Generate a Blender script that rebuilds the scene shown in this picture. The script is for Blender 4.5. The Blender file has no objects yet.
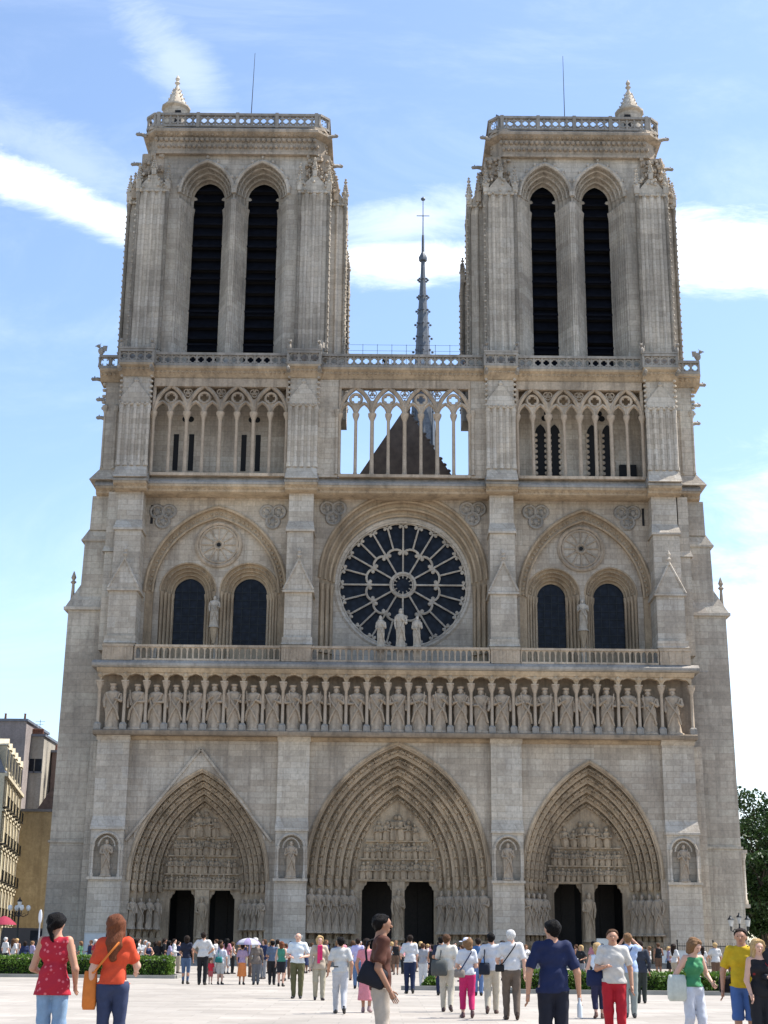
import bpy, math, random
import numpy as np
from mathutils import Vector, Matrix, noise as mnoise
PI=math.pi; R=math.radians
col=bpy.context.scene.collection
rng=random.Random(7)

# ------------------------------------------------------------------ mesh builder
class MB:
    def __init__(s): s.v=[]; s.f=[]
    def quad(s,a,b,c,d):
        n=len(s.v); s.v+=[a,b,c,d]; s.f.append((n,n+1,n+2,n+3))
    def tri(s,a,b,c):
        n=len(s.v); s.v+=[a,b,c]; s.f.append((n,n+1,n+2))
    def box(s,x0,x1,y0,y1,z0,z1):
        n=len(s.v)
        s.v+=[(x0,y0,z0),(x1,y0,z0),(x1,y1,z0),(x0,y1,z0),(x0,y0,z1),(x1,y0,z1),(x1,y1,z1),(x0,y1,z1)]
        s.f+=[(n,n+3,n+2,n+1),(n+4,n+5,n+6,n+7),(n,n+1,n+5,n+4),(n+1,n+2,n+6,n+5),(n+2,n+3,n+7,n+6),(n+3,n,n+4,n+7)]
        return s
    def tbox(s,b,t):      # b,t = (x0,x1,y0,y1,z): frustum
        n=len(s.v)
        for q in (b,t):
            x0,x1,y0,y1,z=q; s.v+=[(x0,y0,z),(x1,y0,z),(x1,y1,z),(x0,y1,z)]
        s.f+=[(n,n+3,n+2,n+1),(n+4,n+5,n+6,n+7),(n,n+1,n+5,n+4),(n+1,n+2,n+6,n+5),(n+2,n+3,n+7,n+6),(n+3,n,n+4,n+7)]
        return s
    def extrude_yz(s,pts,x0,x1):   # profile in (y,z), swept along x
        n=len(s.v); m=len(pts)
        s.v+=[(x0,y,z) for y,z in pts]+[(x1,y,z) for y,z in pts]
        for i in range(m):
            j=(i+1)%m; s.f.append((n+i,n+j,n+m+j,n+m+i))
        s.f.append(tuple(n+i for i in range(m-1,-1,-1))); s.f.append(tuple(n+m+i for i in range(m)))
        return s
    def extrude_xz(s,pts,y0,y1):
        n=len(s.v); m=len(pts)
        s.v+=[(x,y0,z) for x,z in pts]+[(x,y1,z) for x,z in pts]
        for i in range(m):
            j=(i+1)%m; s.f.append((n+i,n+j,n+m+j,n+m+i))
        s.f.append(tuple(n+i for i in range(m-1,-1,-1))); s.f.append(tuple(n+m+i for i in range(m)))
        return s
    def lathe(s,cx,cy,prof,n=10,sx=1,sy=1,rot=0):
        b=len(s.v); m=len(prof)
        for r,z in prof:
            for k in range(n):
                a=2*PI*k/n+rot; s.v.append((cx+r*sx*math.cos(a),cy+r*sy*math.sin(a),z))
        for i in range(m-1):
            for k in range(n):
                k2=(k+1)%n; s.f.append((b+i*n+k,b+i*n+k2,b+(i+1)*n+k2,b+(i+1)*n+k))
        s.f.append(tuple(b+k for k in range(n-1,-1,-1))); s.f.append(tuple(b+(m-1)*n+k for k in range(n)))
        return s
    def tube(s,pts,r,n=6,closed=False,r1=None,yscale=1.0):
        m=len(pts)
        if m<2: return s
        b=len(s.v); P=[Vector(p) for p in pts]
        for i,p in enumerate(P):
            if closed: t=P[(i+1)%m]-P[i-1]
            else: t=P[min(i+1,m-1)]-P[max(i-1,0)]
            if t.length<1e-9: t=Vector((0,0,1))
            t.normalize()
            ref=Vector((0,1,0)) if abs(t.y)<.9 else Vector((1,0,0))
            u=t.cross(ref).normalized(); w=u.cross(t).normalized()
            rr=r if r1 is None else r+(r1-r)*i/(m-1)
            for k in range(n):
                a=2*PI*(k+.5)/n; q=p+u*(rr*math.cos(a))+w*(rr*yscale*math.sin(a)); s.v.append(tuple(q))
        L=m if closed else m-1
        for i in range(L):
            j=(i+1)%m
            for k in range(n):
                k2=(k+1)%n; s.f.append((b+i*n+k,b+i*n+k2,b+j*n+k2,b+j*n+k))
        if not closed:
            s.f.append(tuple(b+k for k in range(n-1,-1,-1))); s.f.append(tuple(b+(m-1)*n+k for k in range(n)))
        return s
    def blob(s,cx,cy,cz,rx,ry,rz,n=6,m=4):
        prof=[]
        for i in range(m+1):
            t=-PI/2+PI*i/m; prof.append((max(math.cos(t),.12),math.sin(t)))
        b=len(s.v)
        s.lathe(0,0,prof,n)
        for i in range(b,len(s.v)):
            x,y,z=s.v[i]; s.v[i]=(cx+x*rx,cy+y*ry,cz+z*rz)
        return s
    def add(s,o,M=None):
        n=len(s.v)
        if M is None: s.v+=o.v
        else: s.v+=[tuple(M@Vector(p)) for p in o.v]
        s.f+=[tuple(i+n for i in f) for f in o.f]
        return s
    def mesh(s,name,mat,smooth=40):
        me=bpy.data.meshes.new(name); me.from_pydata(s.v,[],s.f); me.update()
        if mat: me.materials.append(mat)
        if smooth:
            me.polygons.foreach_set('use_smooth',[True]*len(me.polygons))
            me.set_sharp_from_angle(angle=R(smooth))
        return me
    def build(s,name,mat,parent=None,loc=None,smooth=40):
        o=bpy.data.objects.new(name,s.mesh(name,mat,smooth)); col.objects.link(o)
        if parent is not None: o.parent=parent
        if loc: o.location=loc
        return o

def empty(name,loc=(0,0,0),rz=0,parent=None):
    o=bpy.data.objects.new(name,None); col.objects.link(o); o.location=loc; o.rotation_euler=(0,0,rz)
    o.empty_display_size=.2
    if parent is not None: o.parent=parent
    return o
def tag(o,label=None,cat=None,group=None,kind=None):
    if label: o['label']=label
    if cat: o['category']=cat
    if group: o['group']=group
    if kind: o['kind']=kind
    return o
def link_copy(o,parent=None,loc=None):
    c=o.copy(); col.objects.link(c)
    if parent is not None: c.parent=parent
    if loc is not None: c.location=loc
    return c
def kids(o): return [c for c in bpy.data.objects if c.parent is o]
def copy_tree(o,parent=None):
    c=o.copy(); col.objects.link(c)
    if parent is not None: c.parent=parent
    for ch in kids(o): copy_tree(ch,c)
    return c

# ------------------------------------------------------------------ materials
def nt(name):
    m=bpy.data.materials.new(name); m.use_nodes=True; t=m.node_tree
    b=t.nodes['Principled BSDF']; return m,t,b
def N(t,ty,**kw):
    n=t.nodes.new(ty)
    for k,v in kw.items():
        if hasattr(n,k): setattr(n,k,v)
    return n
def ramp(t,fac,stops):
    r=N(t,'ShaderNodeValToRGB'); e=r.color_ramp.elements
    while len(e)<len(stops): e.new(.5)
    for i,(p,c) in enumerate(stops):
        e[i].position=p; e[i].color=(*c,1) if len(c)==3 else c
    t.links.new(fac,r.inputs[0]); return r.outputs[0]
def mix(t,fac,a,b,mode='MIX'):
    n=N(t,'ShaderNodeMix'); n.data_type='RGBA'; n.blend_type=mode
    for sock,val in ((n.inputs[0],fac),(n.inputs[6],a),(n.inputs[7],b)):
        if hasattr(val,'links') or isinstance(val,bpy.types.NodeSocket): t.links.new(val,sock)
        elif isinstance(val,(int,float)): sock.default_value=val
        else: sock.default_value=(*val,1)
    return n.outputs[2]
def tex_noise(t,vec,scale,detail=4,rough=.6,dist=0):
    n=N(t,'ShaderNodeTexNoise'); n.inputs['Scale'].default_value=scale; n.inputs['Detail'].default_value=detail
    n.inputs['Roughness'].default_value=rough; n.inputs['Distortion'].default_value=dist
    if vec is not None: t.links.new(vec,n.inputs['Vector'])
    return n.outputs[0]
def plain(name,c,rough=.7,noise=0,scale=8,metal=0,bump=0,spec=None):
    m,t,b=nt(name)
    b.inputs['Roughness'].default_value=rough; b.inputs['Metallic'].default_value=metal
    if spec is not None: b.inputs['Specular IOR Level'].default_value=spec
    tc=N(t,'ShaderNodeTexCoord')
    n=tex_noise(t,tc.outputs['Object'],scale)
    lo=tuple(x*(1-noise) for x in c); hi=tuple(min(1,x*(1+noise)) for x in c)
    t.links.new(ramp(t,n,[(.3,lo),(.7,hi)]),b.inputs['Base Color'])
    if bump:
        bp=N(t,'ShaderNodeBump'); bp.inputs['Strength'].default_value=bump; bp.inputs['Distance'].default_value=.05
        t.links.new(n,bp.inputs['Height']); t.links.new(bp.outputs[0],b.inputs['Normal'])
    return m
def stone(name,c,courses=True,stain=(.165,.155,.15),stain_amt=.55,pale=(.40,.375,.34),bump=.35,row=.42,wid=1.05):
    m,t,b=nt(name); b.inputs['Roughness'].default_value=.9; b.inputs['Specular IOR Level'].default_value=.2
    tc=N(t,'ShaderNodeTexCoord'); P=tc.outputs['Object']
    sx=N(t,'ShaderNodeSeparateXYZ'); t.links.new(P,sx.inputs[0])
    ad=N(t,'ShaderNodeMath',operation='ADD'); t.links.new(sx.outputs[0],ad.inputs[0]); t.links.new(sx.outputs[1],ad.inputs[1])
    cb=N(t,'ShaderNodeCombineXYZ'); t.links.new(ad.outputs[0],cb.inputs[0]); t.links.new(sx.outputs[2],cb.inputs[1])
    big=tex_noise(t,P,.16,5,.62,.4); mid=tex_noise(t,P,.75,5,.65); fine=tex_noise(t,P,5.0,5,.7)
    base=ramp(t,mid,[(.25,tuple(x*.84 for x in c)),(.75,tuple(min(1,x*1.14) for x in c))])
    if courses:
        def brick(row,wid,off):
            br=N(t,'ShaderNodeTexBrick'); br.offset=off; br.inputs['Scale'].default_value=1
            br.inputs['Mortar Size'].default_value=.016; br.inputs['Mortar Smooth'].default_value=.35
            br.inputs['Brick Width'].default_value=wid; br.inputs['Row Height'].default_value=row
            br.inputs['Color1'].default_value=(0,0,0,1); br.inputs['Color2'].default_value=(1,1,1,1); br.inputs['Mortar'].default_value=(.5,.5,.5,1)
            br.inputs['Bias'].default_value=0
            t.links.new(cb.outputs[0],br.inputs['Vector']); return br
        br=brick(row,wid,.5)
        lay=ramp(t,br.outputs['Color'],[(0,tuple(x*.72 for x in c)),(.35,tuple(x*.96 for x in c)),(.7,tuple(x*1.04 for x in c)),(1,pale)])
        base=mix(t,.75,base,lay)
        br2=brick(row*2,wid*2.7,.37)
        pf=ramp(t,br2.outputs['Color'],[(.74,(0,0,0)),(.84,(1,1,1))])
        base=mix(t,pf,base,mix(t,.85,base,pale)); lf=ramp(t,br2.outputs['Color'],[(.10,(.35,)*3),(.22,(0,0,0))]); base=mix(t,lf,base,tuple(x*.6 for x in c))
        mf=N(t,'ShaderNodeMath',operation='MULTIPLY'); mf.inputs[1].default_value=.7; t.links.new(br.outputs['Fac'],mf.inputs[0])
        base=mix(t,mf.outputs[0],base,tuple(x*.5 for x in c))
    # rain streaks: noise stretched along z
    mp=N(t,'ShaderNodeMapping'); mp.inputs['Scale'].default_value=(1.3,1.3,.12); t.links.new(P,mp.inputs[0])
    st=tex_noise(t,mp.outputs[0],1.0,6,.7,.3)
    sf=ramp(t,st,[(.47,(0,0,0)),(.68,(stain_amt,)*3)])
    base=mix(t,sf,base,stain)
    bf=ramp(t,big,[(.42,(0,0,0)),(.68,(stain_amt*.8,)*3)])
    base=mix(t,bf,base,tuple(x*.9 for x in stain))
    pf=ramp(t,big,[(.25,(.5,)*3),(.45,(0,0,0))])
    base=mix(t,pf,base,pale)
    ton=tex_noise(t,P,.06,3,.5); base=mix(t,1.0,base,ramp(t,ton,[(.35,(.84,.83,.83)),(.65,(1.12,1.10,1.06))]),'MULTIPLY')
    ff=ramp(t,fine,[(.3,(.80,)*3),(.7,(1.14,)*3)])
    base=mix(t,1.0,base,ff,'MULTIPLY')
    t.links.new(base,b.inputs['Base Color'])
    bp=N(t,'ShaderNodeBump'); bp.inputs['Strength'].default_value=bump; bp.inputs['Distance'].default_value=.08
    hh=N(t,'ShaderNodeMath',operation='ADD'); t.links.new(fine,hh.inputs[0])
    if courses:
        inv=N(t,'ShaderNodeMath',operation='MULTIPLY'); inv.inputs[1].default_value=-.6; t.links.new(br.outputs['Fac'],inv.inputs[0]); t.links.new(inv.outputs[0],hh.inputs[1])
    else: t.links.new(mid,hh.inputs[1])
    t.links.new(hh.outputs[0],bp.inputs['Height']); t.links.new(bp.outputs[0],b.inputs['Normal'])
    return m
M={}
M['wall']=stone('limestone_ashlar',(0.500,0.425,0.338),stain=(.22,.185,.15),stain_amt=.72,pale=(.52,.46,.38))
M['butt']=stone('limestone_pale',(0.540,0.472,0.385),stain=(.25,.215,.18),stain_amt=.55,pale=(.55,.50,.43))
M['side']=stone('limestone_side',(0.500,0.435,0.355),stain=(.24,.21,.175),stain_amt=.72,row=.5,wid=1.3,pale=(.52,.47,.39))
M['carve']=stone('limestone_carved',(0.450,0.368,0.282),courses=False,stain=(.15,.13,.105),stain_amt=.75,pale=(.46,.41,.34),bump=.8)
M['warm']=stone('limestone_warm',(0.466,0.362,0.249),courses=False,stain=(.19,.145,.10),stain_amt=.72,pale=(.46,.39,.30),bump=.6)
M['portal']=stone('limestone_portal',(0.50,0.395,0.28),courses=False,stain=(.15,.115,.08),stain_amt=.8,pale=(.44,.355,.255),bump=.9)
M['gutter']=stone('limestone_weathered',(0.349,0.316,0.277),courses=False,stain=(.14,.135,.125),stain_amt=.7,pale=(.42,.40,.36),bump=.6)
M['statue']=stone('limestone_statue',(0.497,0.402,0.304),courses=False,stain=(.16,.13,.10),stain_amt=.75,pale=(.50,.44,.36),bump=.6)
M['tower']=stone('limestone_tower',(0.525,0.463,0.382),stain=(.22,.195,.165),stain_amt=.75,row=.45,pale=(.54,.49,.42))
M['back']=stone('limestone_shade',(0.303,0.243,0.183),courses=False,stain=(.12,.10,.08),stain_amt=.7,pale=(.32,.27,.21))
M['lead']=plain('lead_roof',(.10,.11,.125),.55,.25,3,.3)
M['roofwall']=plain('brown_roof',(.19,.15,.12),.8,.3,1.2,0,.3)
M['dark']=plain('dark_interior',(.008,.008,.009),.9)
M['door']=plain('dark_wood',(.018,.013,.010),.7,.4,6)
M['louvre']=plain('slate_louvre',(.006,.007,.011),.9,.35,2,0,0,.08)
M['wood']=plain('old_brown_wood',(.16,.10,.07),.8,.3,3)
M['iron']=plain('black_iron',(.02,.022,.024),.45,.2,8,.6)
def glassmat():
    m,t,b=nt('dark_leaded_glass'); b.inputs['Roughness'].default_value=.35; b.inputs['Specular IOR Level'].default_value=.15
    tc=N(t,'ShaderNodeTexCoord'); v=N(t,'ShaderNodeTexVoronoi'); v.inputs['Scale'].default_value=2.4; t.links.new(tc.outputs['Object'],v.inputs[0])
    c=ramp(t,v.outputs['Distance'],[(0,(.016,.021,.034)),(.6,(.006,.008,.015)),(1,(.003,.004,.008))])
    t.links.new(c,b.inputs['Base Color']); return m
M['glass']=glassmat()

# ------------------------------------------------------------------ arches
def pointed(cx,w,zs,h,n=14):
    """pointed arch outline, x ascending, spring at zs, half width w, rise h"""
    h=max(h,w*1.0001)
    Rr=(w*w+h*h)/(2*w); out=[]
    a1=math.asin(min(1,h/Rr))
    for i in range(n+1):
        a=a1*i/n; out.append((cx-w+Rr-Rr*math.cos(a),zs+Rr*math.sin(a)))
    return out+[(2*cx-x,z) for x,z in reversed(out[:-1])]
def opening(cx,w,z0,zs,h,n=14): return [(cx-w,z0)]+pointed(cx,w,zs,h,n)+[(cx+w,z0)]
def above(mb,prof,z1,y):
    """fill between a profile (x ascending) and the straight line z1"""
    for (x0,z0),(xb,zb) in zip(prof,prof[1:]):
        if abs(xb-x0)<1e-6: continue
        mb.quad((x0,y,z0),(xb,y,zb),(xb,y,z1),(x0,y,z1))
def below(mb,prof,z0,y):
    for (xa,za),(xb,zb) in zip(prof,prof[1:]):
        if abs(xb-xa)<1e-6: continue
        mb.quad((xa,y,z0),(xb,y,z0),(xb,y,zb),(xa,y,za))
def reveal(mb,prof,y0,y1):
    for (xa,za),(xb,zb) in zip(prof,prof[1:]):
        mb.quad((xa,y0,za),(xa,y1,za),(xb,y1,zb),(xb,y0,zb))
def strip(mb,pa,pb,y,y2=None):
    """front face between two outlines of equal point count"""
    y2=y if y2 is None else y2
    for i in range(len(pa)-1):
        mb.quad((pa[i][0],y,pa[i][1]),(pb[i][0],y2,pb[i][1]),(pb[i+1][0],y2,pb[i+1][1]),(pa[i+1][0],y,pa[i+1][1]))
def circ(cx,cz,r,n=48,a0=0): return [(cx+r*math.cos(a0+2*PI*k/n),cz+r*math.sin(a0+2*PI*k/n)) for k in range(n)]
def p3(prof,y): return [(x,y,z) for x,z in prof]
def vquad(mb,x0,x1,z0,z1,y): mb.quad((x0,y,z0),(x1,y,z0),(x1,y,z1),(x0,y,z1))

# ------------------------------------------------------------------ statues
def statue(h,seed=0,n=12,crown=False,arms=True,plinth=True,wing=False):
    """a standing robed figure, facing -Y, base at z=0"""
    r=random.Random(seed); s=h; mb=MB()
    if plinth: mb.lathe(0,0,[(.17*s,0),(.17*s,.035*s),(.14*s,.05*s)],8,1,.9)
    sw=r.uniform(-.02,.02)*s; lean=r.uniform(-.012,.012)*s
    prof=[(.135,.05,0),(.13,.09,0),(.118,.22,.3),(.115,.34,.6),(.125,.46,1),(.12,.55,1),(.108,.62,.8),(.125,.70,.5),(.135,.775,.3),(.125,.82,.2),(.06,.85,0),(.04,.868,0)]
    b=len(mb.v); ph=r.uniform(0,6)
    for (rr,z,k) in prof:
        for j in range(n):
            a=2*PI*j/n
            fold=1+(.10*math.cos(5*a+ph)+.05*math.cos(8*a+2*ph))*max(0,1-z/.62)
            x=rr*s*fold*math.cos(a)*1.0+sw*k+lean*z; y=rr*s*fold*.74*math.sin(a)
            mb.v.append((x,y,z*s))
    for i in range(len(prof)-1):
        for j in range(n):
            j2=(j+1)%n; mb.f.append((b+i*n+j,b+i*n+j2,b+(i+1)*n+j2,b+(i+1)*n+j))
    hx=lean; tl=r.uniform(-.015,.015)*s
    mb.blob(hx+tl*.5,-.012*s,.915*s,.052*s,.058*s,.066*s,8,6)
    mb.blob(hx+tl*.5,.012*s,.90*s,.062*s,.05*s,.075*s,7,4)   # hair
    mb.blob(hx+tl*.5,-.045*s,.872*s,.03*s,.03*s,.04*s,6,4)   # beard
    if crown: mb.lathe(hx+tl*.5,-.005*s,[(.052*s,.955*s),(.062*s,.965*s),(.066*s,1.0*s),(.045*s,.995*s)],8)
    if arms:
        up=r.choice([0,0,1])
        for sd in (-1,1):
            sh=Vector((sd*.125*s,0,.785*s)); el=Vector((sd*.15*s,-.03*s,.62*s))
            hand=Vector((sd*r.uniform(.01,.08)*s,-.13*s,(.66+.06*up*sd)*s)) if r.random()<.75 else Vector((sd*.13*s,-.08*s,.50*s))
            mb.tube([sh,el],.040*s,6); mb.tube([el,hand],.036*s,6,r1=.024*s)
            mb.blob(hand.x,hand.y,hand.z,.024*s,.024*s,.03*s,6,3)
        if r.random()<.6:
            k=r.choice([-1,1]); mb.tube([(k*.06*s,-.145*s,.52*s),(k*.09*s,-.135*s,.86*s)],.010*s,5)
        # mantle falling diagonally
        mb.tube([(-.12*s,-.05*s,.80*s),(-.03*s,-.115*s,.60*s),(.08*s,-.11*s,.42*s),(.12*s,-.05*s,.22*s)],.020*s,5)
        mb.tube([(.12*s,-.05*s,.78*s),(.06*s,-.11*s,.58*s),(-.04*s,-.115*s,.36*s),(-.10*s,-.06*s,.18*s)],.016*s,5)
    if wing:
        for sd in (-1,1): mb.extrude_xz([(sd*.05*s,.80*s),(sd*.26*s,.92*s),(sd*.30*s,.70*s),(sd*.20*s,.38*s),(sd*.08*s,.55*s)],.06*s,.10*s)
    return mb
def figurine(h,seed=0):
    r=random.Random(seed); s=h; mb=MB()
    mb.lathe(0,0,[(.16*s,0),(.20*s,.25*s),(.15*s,.55*s),(.19*s,.72*s),(.07*s,.82*s)],6,1,.8,r.uniform(0,1))
    mb.blob(r.uniform(-.03,.03)*s,-.04*s,.90*s,.095*s,.095*s,.11*s,6,4)
    for sd in (-1,1): mb.tube([(sd*.17*s,0,.68*s),(sd*.2*s,-.12*s,.45*s),(sd*.03*s,-.2*s,.5*s)],.05*s,4)
    return mb
FIG=[figurine(1,i) for i in range(6)]
# ================================================================== people (implicit bodies polygonised with surface nets)
class Field:
    def __init__(s,lo,hi,h):
        s.lo=np.array(lo,float); s.h=h; s.n=np.ceil((np.array(hi)-s.lo)/h).astype(int)+1
        s.V=np.full(s.n,1.0,np.float32)
        s.ax=[s.lo[i]+h*np.arange(s.n[i]) for i in range(3)]
    def win(s,lo,hi):
        a=np.maximum(np.floor((np.array(lo)-s.lo)/s.h).astype(int),0); b=np.minimum(np.ceil((np.array(hi)-s.lo)/s.h).astype(int)+1,s.n)
        return a,b
    def cone(s,a,b,ra,rb,sy=1.0,k=.02):
        a=np.array(a,float); b=np.array(b,float); m=max(ra,rb)+k+2*s.h
        w0,w1=s.win(np.minimum(a,b)-m,np.maximum(a,b)+m)
        if (w1<=w0).any(): return s
        x=s.ax[0][w0[0]:w1[0]][:,None,None]-a[0]; y=s.ax[1][w0[1]:w1[1]][None,:,None]-a[1]; z=s.ax[2][w0[2]:w1[2]][None,None,:]-a[2]
        d=b-a; L=max(float(d@d),1e-9)
        t=np.clip((x*d[0]+y*d[1]+z*d[2])/L,0,1)
        q=np.sqrt((x-t*d[0])**2+((y-t*d[1])/sy)**2+(z-t*d[2])**2)-(ra+(rb-ra)*t)
        sl=tuple(slice(w0[i],w1[i]) for i in range(3)); o=s.V[sl]
        hh=np.clip(.5+.5*(o-q)/k,0,1); s.V[sl]=o*(1-hh)+q*hh-k*hh*(1-hh)
        return s
    def cut(s,n,p):          # keep the side where (x-p).n<0
        n=np.array(n,float); n/=np.linalg.norm(n)
        D=(s.ax[0][:,None,None]-p[0])*n[0]+(s.ax[1][None,:,None]-p[1])*n[1]+(s.ax[2][None,None,:]-p[2])*n[2]
        s.V=np.maximum(s.V,D); return s
    def wrinkle(s,amp,f,ph=0):
        X=s.ax[0][:,None,None]; Y=s.ax[1][None,:,None]; Z=s.ax[2][None,None,:]
        s.V=s.V+amp*(np.sin(f*(X+.6*Z)+ph)*np.sin(f*.8*(Z-.5*X)+1.7*ph)+.6*np.sin(f*1.9*(X*.7+Z)+2*Y*f+ph)); return s
    def mesh(s):
        V=s.V; I=V<0
        if not I.any(): return [],[]
        c=np.zeros(tuple(s.n-1),int); sh=tuple(s.n-1)
        def S(A,o): return A[o[0]:o[0]+sh[0],o[1]:o[1]+sh[1],o[2]:o[2]+sh[2]]
        cor=[(i,j,k) for i in (0,1) for j in (0,1) for k in (0,1)]
        for o in cor: c+=S(I,o)
        act=(c>0)&(c<8); idx=np.argwhere(act); vid=-np.ones(sh,int); vid[act]=np.arange(len(idx))
        acc=np.zeros((len(idx),3)); cnt=np.zeros(len(idx))
        ii,jj,kk=idx.T
        for o in cor:
            for ax in range(3):
                if o[ax]: continue
                p=list(o); p[ax]=1
                v0=V[ii+o[0],jj+o[1],kk+o[2]]; v1=V[ii+p[0],jj+p[1],kk+p[2]]
                m=(v0<0)!=(v1<0); t=np.where(m,v0/np.where(m,v0-v1,1),0)
                pos=np.tile(np.array(o,float),(len(idx),1)); pos[:,ax]+=t
                acc[m]+=pos[m]; cnt[m]+=1
        P=s.lo+s.h*(idx+acc/cnt[:,None])
        F_=[]
        for ax in range(3):
            A=[slice(None)]*3; B=[slice(None)]*3; A[ax]=slice(0,-1); B[ax]=slice(1,None)
            a=I[tuple(A)]; b=I[tuple(B)]
            o1,o2=[q for q in range(3) if q!=ax]
            e=np.argwhere(a!=b); e=e[(e[:,o1]>0)&(e[:,o2]>0)&(e[:,o1]<sh[o1])&(e[:,o2]<sh[o2])]
            if not len(e): continue
            q=[]
            for d1,d2 in ((-1,-1),(0,-1),(0,0),(-1,0)):
                w_=e.copy(); w_[:,o1]+=d1; w_[:,o2]+=d2; q.append(vid[w_[:,0],w_[:,1],w_[:,2]])
            q=np.stack(q,1); flip=I[e[:,0],e[:,1],e[:,2]]^(ax==1)
            q[~flip]=q[~flip][:,::-1]; F_.append(q)
        F_=np.concatenate(F_); F_=F_[(F_>=0).all(1)]
        return P,F_
def field_obj(name,f,mat,parent=None,extra=None):
    P,Q=f.mesh()
    v=[tuple(p) for p in P]; q=[tuple(map(int,r)) for r in Q]
    if extra is not None:
        n=len(v); v+=extra.v; q+=[tuple(i+n for i in r) for r in extra.f]
    me=bpy.data.meshes.new(name); me.from_pydata(v,[],q); me.update(); me.materials.append(mat)
    me.polygons.foreach_set('use_smooth',[True]*len(me.polygons))
    o=bpy.data.objects.new(name,me); col.objects.link(o)
    if parent is not None: o.parent=parent
    return o
_cm={}
def cloth(c,pat=None,rough=.8):
    key=(c,pat,rough)
    if key in _cm: return _cm[key]
    nm='cloth' if pat is None else 'patterned_cloth'
    m=plain(nm,c,rough,.10,14,0,.0,.25)
    if pat:
        t=m.node_tree; b=t.nodes['Principled BSDF']; tc=N(t,'ShaderNodeTexCoord')
        v=N(t,'ShaderNodeTexVoronoi'); v.inputs['Scale'].default_value=pat[1]; t.links.new(tc.outputs['Object'],v.inputs[0])
        t.links.new(ramp(t,v.outputs['Distance'],[(.0,pat[0]),(.22,pat[0]),(.30,c),(1,c)]),b.inputs['Base Color'])
    _cm[key]=m; return m
SKIN={'fair':plain('skin_fair',(.56,.33,.24),.55,.06,10,0,.0,.35),'tan':plain('skin_tan',(.42,.22,.14),.55,.06,10,0,.0,.35),'brown':plain('skin_brown',(.28,.14,.085),.55,.06,10,0,.0,.35)}
M['eye']=plain('dark_eye',(.02,.015,.012),.3); M['lip']=plain('lip',(.30,.10,.08),.5)
HAIR={'black':(.005,.004,.004),'dark':(.018,.011,.008),'brown':(.075,.038,.020),'red':(.13,.045,.022),'blond':(.42,.28,.13),'grey':(.42,.41,.40),'white':(.50,.49,.47),'lightbrown':(.18,.10,.05)}
_hm={}
def hairmat(hc):
    if hc not in _hm:
        m,t,b=nt('hair_'+hc); c=HAIR[hc]; tc=N(t,'ShaderNodeTexCoord'); mp=N(t,'ShaderNodeMapping'); mp.inputs['Scale'].default_value=(1,1,.16); t.links.new(tc.outputs['Object'],mp.inputs[0]); n=tex_noise(t,mp.outputs[0],130,3,.7)
        t.links.new(ramp(t,n,[(.3,tuple(x*.55 for x in c)),(.7,tuple(min(1,x*1.6) for x in c))]),b.inputs['Base Color']); b.inputs['Roughness'].default_value=.6; b.inputs['Specular IOR Level'].default_value=.10
        bp=N(t,'ShaderNodeBump'); bp.inputs['Strength'].default_value=.8; bp.inputs['Distance'].default_value=.02; t.links.new(n,bp.inputs['Height']); t.links.new(bp.outputs[0],b.inputs['Normal']); _hm[hc]=m
    return _hm[hc]
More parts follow.
